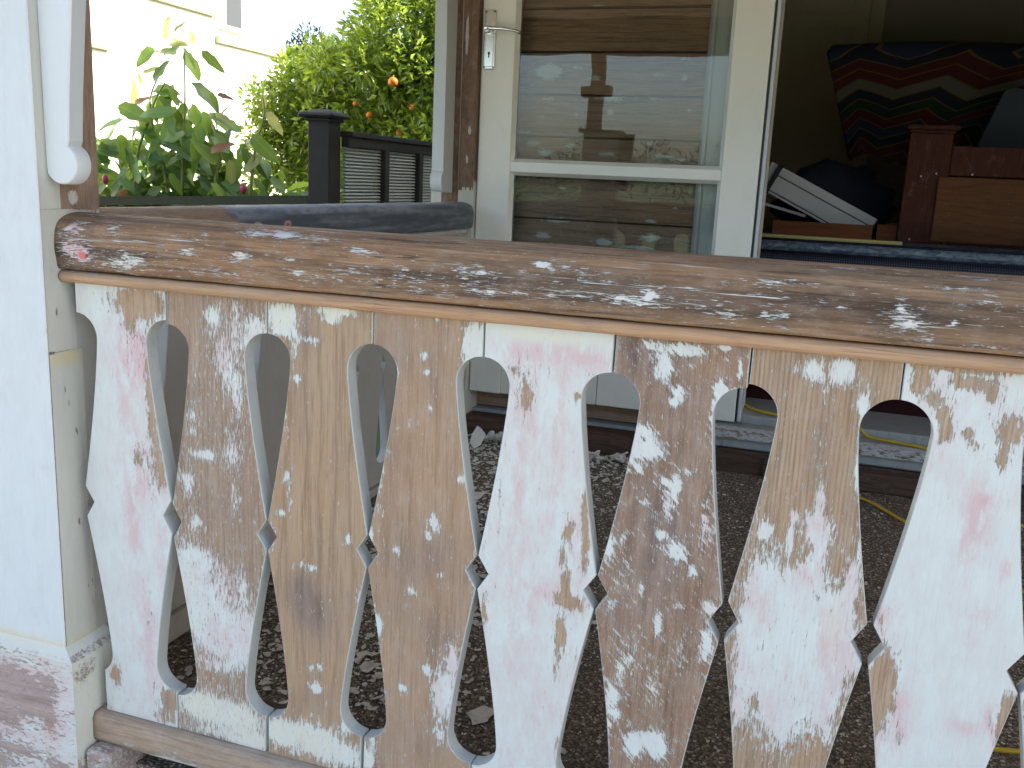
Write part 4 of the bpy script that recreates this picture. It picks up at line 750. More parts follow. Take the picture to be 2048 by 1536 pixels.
# ------------------------------------------------------------------ the room
RZ = -.455
room = thing('room', (1.5, 3, RZ), 'dim room seen through the doorway with beige walls and maroon carpet', 'room')
mb = MB(); mb.box((-.148, YW + .072, -.55), (4.2, 5.05, RZ)); obj('carpet', mb, M['carpet'], room)
mb = MB(); mb.box((-.149, 4.35, RZ), (4.2, 4.45, 1.9)); mb.box((-.149, YW + .073, RZ + .001), (-.05, 4.349, 1.9)); mb.box((4.1, YW + .073, RZ), (4.2, 4.349, 1.9)); mb.box((-.149, YW + .073, 1.901), (4.2, 4.45, 1.95)); obj('inner_wall', mb, M['roomwall'], room)
dr = obj('panel_door', (lambda m: (m.box((.30, 4.325, RZ), (.98, 4.347, 1.55), bev=.003), m)[1])(MB()), M['roomdoor'], room)
mb = MB(); mb.box((.98, 4.318, RZ), (1.05, 4.348, 1.62), bev=.004); mb.box((.23, 4.318, 1.03), (.979, 4.348, 1.045)); obj('door_casing', mb, M['roomdoor'], room)
mb = MB(); mb.box((.36, 4.317, 1.06), (.90, 4.3245, 1.50), bev=.003); mb.box((.36, 4.317, .2), (.90, 4.3245, 1.0), bev=.003); obj('door_panel', mb, M['roomdoor'], room)

mt = thing('mattress', (1.4, 2.5, RZ), 'navy blue mesh sided mattress with mottled blue border just inside the doorway', 'mattress')
mb = MB(); mb.box((.62, 2.152, -.33), (2.2, 2.95, -.0205), bev=.015); obj('mesh_side', mb, M['mesh'], mt)
mb = MB(); mb.box((.617, 2.147, -.020), (2.203, 2.953, .018), bev=.014); obj('border', mb, M['border'], mt)
mb = MB(); mb.tube([(.64, 2.146, -.021), (2.19, 2.146, -.021)], .004, 6); mb.tube([(.64, 2.148, .017), (2.19, 2.148, .017)], .004, 6); obj('piping', mb, M['navy'], mt)
bb = thing('bed_base', (1.4, 2.5, RZ), 'dark bed base under the navy mattress', 'bed base')
mb = MB(); mb.box((.65, 2.18, RZ + .08), (2.17, 2.92, -.3305), bev=.01); obj('box', mb, M['navy'], bb)
for x in (.70, 2.12):
    for y in (2.23, 2.87):
        mb = MB(); mb.box((x - .025, y - .025, RZ), (x + .025, y + .025, RZ + .0795)); obj('leg', mb, M['timber'], bb)
mb = MB(); mb.box((.64, 2.165, .0185), (1.135, 2.20, .031), bev=.002); tag(obj('wooden_lath', mb, M['lath']), 'pale yellow wooden lath lying along the front edge of the navy mattress', 'lath')

def drawer(x0, x1, y0, y1, z0, z1, label):
    d = thing('loose_drawer', ((x0 + x1) / 2, (y0 + y1) / 2, z0), label, 'tray')  # loose wooden drawer lying on the mattress
    for nm, a, b in (('front', (x0, y0, z0), (x1, y0 + .014, z1)), ('back', (x0, y1 - .014, z0), (x1, y1, z1)), ('side', (x0, y0 + .0145, z0), (x0 + .012, y1 - .0145, z1)), ('side', (x1 - .012, y0 + .0145, z0), (x1, y1 - .0145, z1)), ('bottom', (x0 + .0125, y0 + .0145, z0 + .002), (x1 - .0125, y1 - .0145, z0 + .008))):
        mb = MB(); mb.box(a, b, bev=.0015); obj(nm, mb, M['drawer'], d)
drawer(.722, 1.055, 2.50, 2.75, .0185, .066, 'shallow brown wooden drawer on the mattress holding the white grooved box')
drawer(1.070, 1.175, 2.52, 2.80, .0185, .070, 'brown wooden drawer between the first drawer and the bed headboard post')

# white grooved box section leaning in the drawer
wb = thing('grooved_box', (.88, 2.60, .08), 'white metal box section with dark grooves leaning out of the wooden drawer', 'metal box')
ang = math.atan2(-.166, .340); Lw = .372; Hn = .100
Rw = Matrix.Rotation(-ang, 3, 'Y')
o_ = Vector((.690, 2.56, .160))
segs = [(0, .008), (.011, .066), (.069, Hn)]
mb = MB()
for a, b in segs: mb.box((0, 0, a), (Lw, .07, b), bev=.002, R=Rw, o=o_)
obj('shell', mb, M['metalw'], wb)
mb = MB(); mb.box((.002, .004, .002), (Lw - .002, .066, Hn - .002), R=Rw, o=o_); mb.box((-.014, -.004, -.004), (-.0005, .074, Hn + .006), bev=.002, R=Rw, o=o_); mb.box((Lw + .0005, 0, 0), (Lw + .008, .07, Hn), bev=.002, R=Rw, o=o_); obj('core', mb, M['black'], wb)
mb = MB(); mb.box((-.045, .02, .03), (-.0145, .06, Hn), bev=.003, R=Rw, o=o_); mb.box((-.0455, .018, .062), (-.0145, .0195, .066), R=Rw, o=o_); obj('end_piece', mb, M['metalw'], wb)
mb = MB(); mb.box((0, 0, 0), (.16, .02, .010), bev=.002, R=Matrix.Rotation(.24, 3, 'Y'), o=(.672, 2.575, .117)); tag(obj('white_rod', mb, M['metalw']), 'thin white rod poking out of the drawer below the white grooved box', 'rod')
mb = MB(); cnt = 0
def lump(mb, c, r, seed, nu=28, nv=16, amp=.18, fl=None):
    g = {}
    for j in range(nv + 1):
        th = pi * j / nv
        for i in range(nu):
            ph = 2 * pi * i / nu; d = Vector((sin(th) * cos(ph), sin(th) * sin(ph), cos(th)))
            k = 1 + amp * mnoise.noise(d * 2.3 + Vector((seed, 0, 0))) + amp * .5 * mnoise.noise(d * 6 + Vector((0, seed, 0)))
            q = Vector((c[0] + r[0] * d.x * k, c[1] + r[1] * d.y * k, c[2] + r[2] * d.z * k))
            if fl is not None: q.z = max(q.z, fl)
            g[i, j] = mb.vert(q)
    for j in range(nv):
        for i in range(nu): mb.face((g[i, j], g[(i + 1) % nu, j], g[(i + 1) % nu, j + 1], g[i, j + 1]), 0, True)
lump(mb, (.90, 2.76, .12), (.20, .085, .155), 3.3, amp=.3, fl=.0186)
tag(obj('dark_bag', mb, M['navy']), 'slumped navy blue bag behind the white grooved box', 'bag')

hd = thing('headboard', (1.6, 2.46, .02), 'red brown wooden headboard with a capped square post standing on the mattress', 'headboard')
mb = MB(); mb.box((1.132, 2.43, .0185), (1.262, 2.50, .372), bev=.003); obj('post', mb, M['redwood'], hd)
mb = MB(); mb.box((1.128, 2.424, .3725), (1.268, 2.506, .382), bev=.003); mb.box((1.118, 2.414, .3825), (1.278, 2.516, .397), bev=.004); obj('post_cap', mb, M['redwood'], hd)
mb = MB(); mb.box((1.2625, 2.440, .240), (2.1, 2.49, .335), bev=.003); mb.box((1.2625, 2.440, .0185), (2.1, 2.49, .034), bev=.003); obj('frame_rail', mb, M['redwood'], hd)
mb = MB(); mb.box((1.233, 2.418, .028), (2.09, 2.4295, .236), bev=.002); obj('panel', mb, M['redwoodp'], hd)
for x, z in ((1.18, .235), (1.225, .245), (1.17, .03), (1.33, .246)):
    mb = MB(); mb.tube([(x, 2.4165 if x > 1.23 else 2.4285, z), (x, 2.4145 if x > 1.23 else 2.4265, z)], .003, 8); obj('screw', mb, M['metalw'], hd)
# armchair carrying the blanket
ac = thing('armchair', (1.55, 3.3, RZ), 'dark armchair under the zigzag blanket behind the headboard', 'armchair')
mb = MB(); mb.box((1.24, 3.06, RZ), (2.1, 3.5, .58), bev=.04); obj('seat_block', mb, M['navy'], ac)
# blanket: top sheet and hanging front, folded with thickness
me = MB(); uvs = []
def blx(u, s):   # u across 0..1, s down 0..1 (0 top back edge, .3 front fold, 1 hem)
    xl = .835 + .0 * s; xr = 2.0
    if s < .3:
        t = s / .3; y = 3.30 - .30 * t; z = .735 - .022 * (1 - t) * 0 - .035 * t * t + .012 * sin(u * 5)
        x = (.84 + .06 * (1 - t)) + (xr - .84) * u
    else:
        t = (s - .3) / .7; y = 3.0 + .02 * sin(u * 14) * t + .05 * t
        zb_ = .31 + .02 * sin(u * 9); z = .70 + (zb_ - .70) * t
        x0 = .828 + .125 * t; x1 = 1.88 - .58 * t ** .8; x = x0 + (x1 - x0) * u
        z += -.01 + .012 * sin(u * 5)
    return (x, y, z)
NU, NV = 60, 50; g = {}
for j in range(NV + 1):
    for i in range(NU + 1): g[i, j] = me.vert(blx(i / NU, j / NV))
for j in range(NV):
    for i in range(NU): me.face((g[i, j], g[i + 1, j], g[i + 1, j + 1], g[i, j + 1]), 0, True)
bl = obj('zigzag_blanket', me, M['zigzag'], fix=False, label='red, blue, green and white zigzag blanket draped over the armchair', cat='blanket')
uvl = bl.data.uv_layers.new(name='UVMap')
for poly in bl.data.polygons:
    for li in poly.loop_indices:
        vi = bl.data.loops[li].vertex_index; j = vi // (NU + 1); i = vi % (NU + 1)
        s_v = j / NV; uvl.data[li].uv = (i / NU * 5.6 + .35, (s_v * 6.0 if s_v < .3 else 1.8 + (s_v - .3) * 15.0) + 4.9 + 1.6 * i / NU)
md = bl.modifiers.new('thick', 'SOLIDIFY'); md.thickness = .02; md.offset = -1
mb = MB(); mb.box((1.345, 2.85, .335), (1.9, 2.90, .60), bev=.01, R=Matrix.Rotation(0, 3, 'Y')); 
mb = MB(); mb.prism([(1.36, .30), (1.44, .545), (1.47, .555), (1.95, .46), (1.95, .30)], 'y', 2.80, 2.86); tag(obj('grey_cushion', mb, M['greycloth']), 'blue grey cushion propped up between the headboard and the blanket', 'cushion')

# ------------------------------------------------------------------ door leaf
dl = thing('glazed_door', (.35, 1.64, -.475), 'cream glazed door leaf folded back flat against the weatherboards', 'door')
YD = 1.620; DX0, DX1, GX0, GX1 = -.0625, .728, .0365, .631
def stile(x0, x1, z0, z1, nm='stile'):
    mb = MB(); mb.box((x0, YD, z0), (x1, YD + .042, z1), bev=.002); obj(nm, mb, M['door'], dl)
stile(DX0, GX0 - .0006, -.468, 1.35); stile(GX1 + .0006, DX1, -.468, 1.35)
stile(GX0, GX1, .184, .2135, 'mid_rail'); stile(GX0, GX1, 1.28, 1.35, 'top_rail')
stile(GX0, GX1, -.16, -.10, 'lower_rail')
for i, (a, b) in enumerate(((GX0, .33), (.332, GX1))):
    mb = MB(); mb.box((a, YD + .0025, -.467), (b, YD + .038, -.1605), bev=.002); obj('bottom_panel', mb, M['door'], dl)
def bead4(z0, z1, nm='glazing_bead'):
    mb = MB(); w_ = .0085; yb = YD + .002; y2 = YD + .017
    A = [(GX0, yb, z0), (GX1, yb, z0), (GX1, yb, z1), (GX0, yb, z1)]; B = [(GX0 + w_, y2, z0 + w_), (GX1 - w_, y2, z0 + w_), (GX1 - w_, y2, z1 - w_), (GX0 + w_, y2, z1 - w_)]
    a = [mb.vert(q) for q in A]; b = [mb.vert(q) for q in B]; c = [mb.vert((q[0], y2 + .014, q[2])) for q in B]
    for q in range(4): mb.face((a[q], a[(q + 1) % 4], b[(q + 1) % 4], b[q])); mb.face((b[q], b[(q + 1) % 4], c[(q + 1) % 4], c[q]))
    obj(nm, mb, M['door'], dl, fix=False)
    mb = MB(); mb.box((GX0 + .002, YD + .019, z0 + .002), (GX1 - .002, YD + .023, z1 - .002)); obj('glass', mb, M['glass'], dl, fix=True)
bead4(.2137, 1.2797); bead4(-.0998, .1837)
mb = MB(); mb.box((DX1 + .001, YD + .004, -.466), (DX1 + .006, YD + .05, 1.35)); obj('weather_seal', mb, M['doorline'], dl)
mb = MB(); mb.box((DX1 + .0065, YD + .002, -.466), (DX1 + .016, YD + .05, 1.35), bev=.002); obj('edge_strip', mb, M['metalw'], dl)
mb = MB(); mb.box((DX0 - .0055, YD + .008, -.466), (DX0 - .0005, YD + .036, 1.35)); obj('meeting_strip', mb, M['edge'], dl)
hn = obj('handle_plate', (lambda m: (m.box((-.055, YD - .005, .463), (-.021, YD - .0003, .622), bev=.0022), m.box((-.050, YD - .0075, .470), (-.026, YD - .0052, .615), bev=.0018), m)[2])(MB()), M['chrome'], dl)
mb = MB()
mb.tube([(-.038, YD - .006, .567), (-.038, YD - .018, .567), (-.038, YD - .034, .567)], [.0125, .0105, .0095], 16)
mb.tube([(-.040, YD - .034, .568), (-.025, YD - .039, .568), (.01, YD - .041, .566), (.035, YD - .040, .563), (.052, YD - .034, .559), (.060, YD - .026, .556)], [.0068, .006, .005, .0048, .0052, .004], 12)
obj('lever', mb, M['chrome'], hn)
mb = MB(); mb.tube([(-.038, YD - .0079, .506), (-.038, YD - .0083, .506)], .0035, 10); mb.box((-.0395, YD - .0083, .494), (-.0365, YD - .0079, .506)); obj('keyhole', mb, M['black'], hn)
for x in (-.051, -.025):
    for z in (.4685, .6165):
        mb = MB(); mb.tube([(x, YD - .0052, z), (x, YD - .0064, z)], .0022, 8); obj('screw', mb, M['black'], hn)

# yellow cable
cp = [(.55, 2.6, RZ + .006), (.66, 2.0, RZ + .006), (.727, 1.86, RZ + .006), (.78, 1.76, -.4445), (.88, 1.70, -.4445), (1.04, 1.665, -.4455), (1.12, 1.64, -.466), (1.20, 1.60, -.4665), (1.26, 1.56, -.475), (1.32, 1.50, -.56), (1.36, 1.42, fz(1.42) + .005), (1.30, 1.40, fz(1.40) + .005)]
cp = cp[:9] + [(1.30, 1.53, -.52), (1.32, 1.52, fz(1.5) + .006)]
# second run lies on the floor
def spline(P, n=8):
    Q = []
    for i in range(len(P) - 1):
        p0 = Vector(P[max(i - 1, 0)]); p1 = Vector(P[i]); p2 = Vector(P[i + 1]); p3 = Vector(P[min(i + 2, len(P) - 1)])
        for k_ in range(n):
            t = k_ / n; Q.append(.5 * ((2 * p1) + (-p0 + p2) * t + (2 * p0 - 5 * p1 + 4 * p2 - p3) * t * t + (-p0 + 3 * p1 - 3 * p2 + p3) * t ** 3))
    Q.append(Vector(P[-1])); return Q
c1 = [(.55, 2.6, RZ + .006), (.66, 2.0, RZ + .006), (.727, 1.80, RZ + .0085), (.79, 1.70, RZ + .0085), (.90, 1.675, RZ + .0085), (1.04, 1.66, RZ + .0085), (1.08, 1.645, -.4685), (1.14, 1.62, -.4685), (1.235, 1.575, -.468), (1.29, 1.55, -.50), (1.33, 1.52, -.57), (1.38, 1.48, fz(1.48) + .0045), (1.7, 1.45, fz(1.45) + .0045)]
mb = MB(); mb.tube(spline(c1, 6), .0042, 8); tag(obj('extension_cable', mb, M['cable']), 'yellow cable coming out of the dark room and crossing the worn door sill', 'cable')
c2 = [(.955, 1.50, fz(1.5) + .012), (1.01, 1.52, fz(1.52) + .0045), (1.085, 1.50, fz(1.5) + .0045), (1.18, 1.37, fz(1.37) + .0045), (1.30, 1.20, fz(1.2) + .0045), (1.45, .95, fz(.95) + .0045), (1.50, .70, fz(.7) + .0045), (1.40, .53, fz(.53) + .0045), (1.29, .475, fz(.475) + .0045), (1.2, .46, fz(.46) + .0045)]
mb = MB(); mb.tube(spline(c2, 6), .0042, 8); mb.tube([(.925, 1.495, fz(1.5) + .012), (.957, 1.50, fz(1.5) + .012)], .011, 10); tag(obj('extension_cable', mb, M['cable']), 'yellow cable lying on the pebbled floor below the sill', 'cable')

# ------------------------------------------------------------------ paint flakes
def flake(mb, x, y, r, rnd, curl=.15, m=0, zo=.0012, tilt=None):
    n = rnd.randint(6, 10); a0 = rnd.random() * 6.28; el = rnd.uniform(.5, 1.0); rot = rnd.random() * 6.28
    tx, ty = (rnd.gauss(0, curl * .6), rnd.gauss(0, curl * .6)) if tilt is None else tilt
    top = []; bot = []
    zb0 = fz(y) + zo + abs(tx) * r * .7 + abs(ty) * r * .7
    for k_ in range(n):
        a = a0 + 2 * pi * k_ / n + rnd.uniform(-.25, .25); rr = r * rnd.uniform(.55, 1.1)
        lx, ly = rr * cos(a), rr * sin(a) * el; px, py = lx * cos(rot) - ly * sin(rot), lx * sin(rot) + ly * cos(rot)
        z = zb0 + tx * px + ty * py + curl * rnd.uniform(-.2, .6) * r
        z = max(z, fz(y + py) + .0006)
        top.append(mb.vert((x + px, y + py, z + .0009))); bot.append(mb.vert((x + px, y + py, z)))
    c = mb.vert((x, y, max(zb0, fz(y) + .0005) + .0008)); 
    for k_ in range(n):
        mb.face((top[k_], top[(k_ + 1) % n], c), m); mb.face((bot[k_], bot[(k_ + 1) % n], top[(k_ + 1) % n], top[k_]), m)
rnd = random.Random(5)
mb = MB()
def dens(x, y):
    d = .10
    d += 1.0 * exp(-((x - .20) / .24) ** 2) * (1 if y < 1.2 else .6)
    d += .9 * exp(-((y - 1.45) / .16) ** 2) * exp(-((x - .15) / .35) ** 2)
    return d
N = 0
while N < 8000:
    x = rnd.uniform(-.06, 1.6); y = rnd.uniform(.02, 1.57)
    if rnd.random() > dens(x, y): continue
    r = .0016 + .0085 * rnd.random() ** 3.0
    if x > .65: r *= .6
    flake(mb, x, y, r, rnd, rnd.choice((.05, .15, .5))); N += 1
obj('small_paint_flakes', mb, M['flake'], kind='stuff', fix=False)
for i in range(42):
    while True:
        x = rnd.uniform(-.03, .55); y = rnd.uniform(.06, 1.5)
        if rnd.random() < dens(x, y): break
    mb = MB(); flake(mb, 0 + x, y, rnd.uniform(.011, .019), rnd, .12, zo=.002)
    tag(obj('paint_flake', mb, M['flake'], loc=(x, y, fz(y)), fix=False), 'dull white paint flake lying among the small flakes on the pebbled floor', 'paint flake', 'larger paint flakes on the veranda floor')
for (x, y, r, tilt, curl, mm, lab) in ((.015, 1.50, .034, (.25, .9), .1, 'flakew', 'large curled white paint flake tilted up by the wall under the glazed door'),
                                       (.500, .262, .030, (0, .0), .08, 'flake', 'large flat paint flake behind the white board with pink streaks'),
                                       (.545, .235, .020, (0.1, .0), .2, 'flake', 'paint flake just right of and nearer than the large flat one'),
                                       (.275, .315, .022, (0, .1), .08, 'flake', 'broad paint flake behind the slot beside the clean tan board'),
                                       (.155, 1.12, .024, (.0, .2), .15, 'flake', 'single pale flake on bare pebbles midway to the wall'),
                                       (.215, .235, .026, (.2, .1), .1, 'flake', 'paint flake at the foot of the second slot'),
                                       (1.33, .30, .012, (.0, .1), .1, 'flakew', 'small bright flake on the pebbles below the ribbed tan board')):
    mb = MB(); rr = random.Random(int(x * 1000)); flake(mb, x, y, r, rr, curl, zo=.003, tilt=tilt)
    tag(obj('paint_flake', mb, M[mm], loc=(x, y, fz(y)), fix=False), lab, 'paint flake')
# heap of rubbish by the wall: crumpled flakes
mb = MB(); rr = random.Random(21)
for (cx, cy, n_) in ((.06, 1.56, 60), (.33, 1.53, 80), (.45, 1.53, 40)):
    for _ in range(n_):
        x = rr.gauss(cx, .035); y = min(1.565, rr.gauss(cy, .015)); flake(mb, x, y, rr.uniform(.006, .017), rr, .55, zo=rr.uniform(.001, .012))
obj('flake_heap', mb, M['flake'], kind='stuff', fix=False)
# twigs
for i, (a, b) in enumerate((((1.06, .9), (1.13, .93)), ((1.02, .50), (1.06, .62)), ((.97, .75), (.93, .66)))):
    mb = MB(); mb.tube([(a[0], a[1], fz(a[1]) + .003), ((a[0] + b[0]) / 2 + .006, (a[1] + b[1]) / 2, fz(a[1]) + .005), (b[0], b[1], fz(b[1]) + .003)], .0016, 5)
    tag(obj('twig', mb, M['bark']), ('thin brown twig farthest from the viewer on the pebbled floor behind the ribbed tan board', 'thin brown twig nearest the viewer on the pebbled floor', 'thin brown twig slanting left between the other two on the pebbled floor')[i], 'twig', 'twigs on the veranda floor')

# ------------------------------------------------------------------ fences
lf = thing('low_fence', (-3.2, 3.42, -1.05), 'low dark mossy fence topped by a flat beam below the broad leaved shrub', 'fence')
mb = MB(); z0 = lambda x: .042 + (x + 1.561) * .052
P = [(-5.2, 3.40), (-1.69, 3.40), (-1.69, 3.47), (-5.2, 3.47)]
def slab(mb, P, dz0, dz1):
    a = [mb.vert((q[0], q[1], z0(q[0]) + dz0)) for q in P]; b = [mb.vert((q[0], q[1], z0(q[0]) + dz1)) for q in P]
    mb.face(a[::-1]); mb.face(b)
    for q in range(4): mb.face((a[q], a[(q + 1) % 4], b[(q + 1) % 4], b[q]))
slab(mb, P, -.045, 0); obj('top_beam', mb, M['fenceg'], lf)
for i in range(26):
    x = -5.15 + i * .1335; mb = MB(); mb.box((x, 3.42, -1.04), (x + .128, 3.445, z0(x) - .047), bev=.003); obj('paling', mb, M['fenceg'], lf)
hf = thing('panel_fence', (-1.55, 4.5, -1.05), 'tall dark brown fence with grey ribbed panels running back from its capped post', 'fence')
mb = MB(); mb.box((-1.687, 3.395, -1.05), (-1.560, 3.515, .435), bev=.006); obj('corner_post', mb, M['fence'], hf)
mb = MB(); mb.box((-1.70, 3.38, .412), (-1.547, 3.528, .430), bev=.006)
bsx = [(-1.725, 3.355, .4305), (-1.522, 3.553, .452)]; mb.box(bsx[0], bsx[1], bev=.010)
ct = [mb.vert(q) for q in ((-1.715, 3.365, .4525), (-1.532, 3.365, .4525), (-1.532, 3.543, .4525), (-1.715, 3.543, .4525))]; tp = [mb.vert(q) for q in ((-1.66, 3.42, .472), (-1.587, 3.42, .472), (-1.587, 3.488, .472), (-1.66, 3.488, .472))]
mb.face(tp)
for q in range(4): mb.face((ct[q], ct[(q + 1) % 4], tp[(q + 1) % 4], tp[q]))
obj('post_cap', mb, M['fence'], hf)
mb = MB(); mb.box((-1.60, 3.516, .345), (-1.49, 9, .372), bev=.003); obj('top_rail', mb, M['fence'], hf)
mb = MB(); mb.box((-1.56, 3.516, .292), (-1.515, 9, .344), bev=.003); mb.box((-1.56, 3.516, -1.0), (-1.515, 9, -.9), bev=.003); obj('frame_rail', mb, M['fence'], hf)
y = 3.516
for i in range(10):
    y1 = y + .41
    mb = MB(); nn = 400; row = []
    for k_ in range(nn + 1):
        z = -.9 + (1.192) * k_ / nn; ph_ = k_ * 2 * pi / 6.0
        xx = -1.541 + (.010 * (1 - (k_ % 6) / 5.0) if k_ % 6 < 4 else -.016)
        row.append((mb.vert((xx, y + .001, z)), mb.vert((xx, y1 - .001, z))))
    for a, b in zip(row, row[1:]): mb.face((a[0], a[1], b[1], b[0]), 0, False)
    pm = obj('ribbed_panel', mb, M['louvre'], hf, fix=False)
    sm_ = pm.modifiers.new('thick', 'SOLIDIFY'); sm_.thickness = .003
    mb = MB(); mb.box((-1.565, y1, -.9), (-1.505, y1 + .055, .2915), bev=.003); obj('mullion', mb, M['fence'], hf)
    y = y1 + .055

# ------------------------------------------------------------------ neighbour house
nh = thing('neighbour_house', (-6, 9, -1.05), 'sunlit white two storey neighbouring house beyond the shrub, with a dark window', 'house')
XN = -6.0
mb = MB(); mb.box((XN - 4, 1.0, -1.05), (XN, 10.05, 4.6)); obj('wall', mb, M['houseb'], nh)
mb = MB(); mb.prism([(.7, 4.601), (10.4, 4.601), (5.5, 6.0)], 'x', XN - 4.4, XN + .35); obj('roof', mb, M['rooft'], nh)
def tr_(y0, y1, z0, z1, d=.05, nm='trim_board', mt='trimb'):
    mb = MB(); mb.box((XN + .001, y0, z0), (XN + d, y1, z1), bev=.004); obj(nm, mb, M[mt], nh)
tr_(7.0, 8.55, 1.815, 1.875); tr_(8.58, 10.0, 1.545, 1.625); tr_(5.2, 6.87, 1.22, 1.27); tr_(7.48, 7.75, 1.315, 1.335, .02)
mb = MB(); mb.box((XN + .001, 8.66, 1.70), (XN + .05, 9.14, 3.2), bev=.01); obj('window_frame', mb, M['houseb'], nh)
T = NT('window_dark_glass'); M['wglass'] = T.pbr((.03, .035, .035), .08, spec=.6)
mb = MB(); mb.box((XN + .0505, 8.735, 1.765), (XN + .056, 9.02, 3.15)); obj('window_pane', mb, M['wglass'], nh)

# ------------------------------------------------------------------ foliage
def leafgeo(L, W, fold=.25, droop=.25, n=3):
    """local leaf along +X, returns verts, faces"""
    V = []; F = []
    for i in range(n + 1):
        t = i / n; x = L * t; wd = W * .5 * 1.75 * (t + .02) ** .55 * (1.0001 - t) ** .85 * (1 + .10 * sin(t * 17)) * (t > 0)
        z = -droop * L * t * t
        V += [(x, -wd, z + fold * wd), (x, 0, z), (x, wd, z + fold * wd)]
    for i in range(n):
        a = i * 3; F += [(a, a + 3, a + 4, a + 1), (a + 1, a + 4, a + 5, a + 2)]
    return V, F
def crown(name, clumps, nleaf, L, W, mat, rnd, parent=None, up=.5, inside=.35, loc=None, **kw):
    mb = MB(); V, F = leafgeo(1, W / L, .3, .2, 2)
    tot = sum(c[3] * c[4] for c in clumps)
    for (cx, cy, cz, r, wgt, sx_, sy_, sz_) in clumps:
        for _ in range(int(nleaf * r * wgt / tot)):
            d = Vector((rnd.gauss(0, 1), rnd.gauss(0, 1), rnd.gauss(0, 1))).normalized()
            rr = r * (1 - inside * rnd.random() ** 1.6) * (1 + .18 * mnoise.noise(d * 3 + Vector((cx, cy, cz))))
            p_ = Vector((cx + d.x * rr * sx_, cy + d.y * rr * sy_, cz + d.z * rr * sz_))
            di = (d + Vector((rnd.gauss(0, .6), rnd.gauss(0, .6), rnd.gauss(0, .6) + up))).normalized()
            l = L * rnd.uniform(.6, 1.2); q = di.to_track_quat('X', 'Z').to_matrix() @ Matrix.Rotation(rnd.gauss(0, .9), 3, 'X')
            c = (rnd.random(), 0, 0, 1); b0 = len(mb.v)
            for v in V: mb.vert(p_ + q @ Vector(v) * l, c)
            for f in F: mb.face([b0 + k_ for k_ in f])
    return obj(name, mb, mat, parent, loc=loc, fix=False, **kw)
rnd = random.Random(9)
ct_ = thing('citrus_tree', (-2.6, 6.3, -1.05), 'sunlit citrus tree with glossy green leaves and oranges behind the dark fence', 'tree')
mb = MB(); mb.tube([(-2.6, 6.3, -1.05), (-2.58, 6.3, -.4), (-2.5, 6.25, .2)], [.09, .075, .06], 10)
for q in ((-3.2, 6.1, .7), (-2.9, 6.6, 1.1), (-2.4, 6.2, 1.4), (-1.9, 6.4, 1.0), (-2.2, 5.9, .6), (-1.6, 6.3, .5)):
    mb.tube([(-2.55, 6.28, -.1), ((-2.55 + q[0]) / 2, (6.28 + q[1]) / 2, q[2] * .45), q], [.05, .03, .008], 6)
obj('trunk', mb, M['bark'], ct_)
cl = [(-3.60, 6.2, .62, .34, 1, 1, 1, 1), (-3.72, 6.2, .30, .28, .7, 1, 1, 1), (-3.45, 6.2, .90, .26, .9, 1, 1, .8), (-3.75, 6.3, .0, .28, .5, 1, 1, 1), (-2.75, 6.1, .75, .55, 1.3, 1, 1, 1), (-3.15, 6.2, .55, .42, 1, 1, 1, 1), (-3.35, 6.3, .25, .30, .8, 1, 1, 1), (-3.15, 6.2, .95, .30, 1, 1, 1, .8), (-2.45, 6.0, 1.20, .50, 1.3, 1, 1, 1), (-2.05, 6.2, .95, .55, 1.2, 1, 1, 1),
      (-2.1, 6.0, .5, .5, 1.2, 1, 1, 1), (-2.6, 6.0, .35, .42, 1.2, 1, 1, 1), (-3.0, 6.2, -.05, .35, .6, 1, 1, 1), (-2.0, 6.5, 1.6, .55, 1.3, 1, 1, 1), (-1.5, 6.3, 1.1, .55, 1, 1, 1, 1), (-1.55, 6.4, .5, .5, 1, 1, 1, 1), (-2.3, 6.3, .0, .45, .6, 1, 1, 1), (-1.4, 6.5, 1.7, .5, 1, 1, 1, 1)]
sub = []
for (a_, b_, c_, r_, w_, *_q) in cl:
    for _ in range(int(34 * r_ ** 1.5 * 2.2)):
        d_ = Vector((rnd.gauss(0, 1), rnd.gauss(0, 1), rnd.gauss(0, 1))).normalized() * r_ * rnd.uniform(.45, 1.0)
        sub.append((a_ + d_.x, b_ + d_.y, c_ + d_.z, rnd.uniform(.10, .20), w_ * rnd.uniform(.6, 1.3), 1, 1, .8))
for q_ in cl: sub.append((q_[0], q_[1], q_[2], q_[3] * .86, q_[4] * 3.2, 1, 1, 1))
crown('crown', sub, 52000, .080, .040, M['citrus'], rnd, ct_, up=.25, inside=.6)
def orange(x, y, z, r, lab):
    o = thing('orange', (x, y, z - r), lab, 'orange', None)
    mb = MB(); lump(mb, (x, y, z), (r, r, r * .94), x, 20, 12, .02); obj('fruit', mb, M['orangefruit'], o)
    mb = MB(); mb.tube([(x, y, z + r * .9), (x, y + .01, z + r * 1.25)], .003, 5); mb.tube([(x, y, z + r * .88), (x, y, z + r * .96)], .009, 5); obj('stalk', mb, M['stem'], o)
for u_ in ((-2.19, 5.40, .815, .036, 'bright orange hanging in the sun, highest and largest in the citrus tree'), (-2.16, 5.68, .66, .030, 'shaded orange among leaves below and right of the brightest one'), (-2.52, 5.68, .60, .026, 'half hidden orange low in the tree, left of the others above the fence rail'), (-2.27, 5.7, .475, .032, 'orange just above the fence top rail, lowest of all'), (-2.63, 5.66, .68, .02, 'small orange partly hidden by leaves left of centre')): orange(*u_)

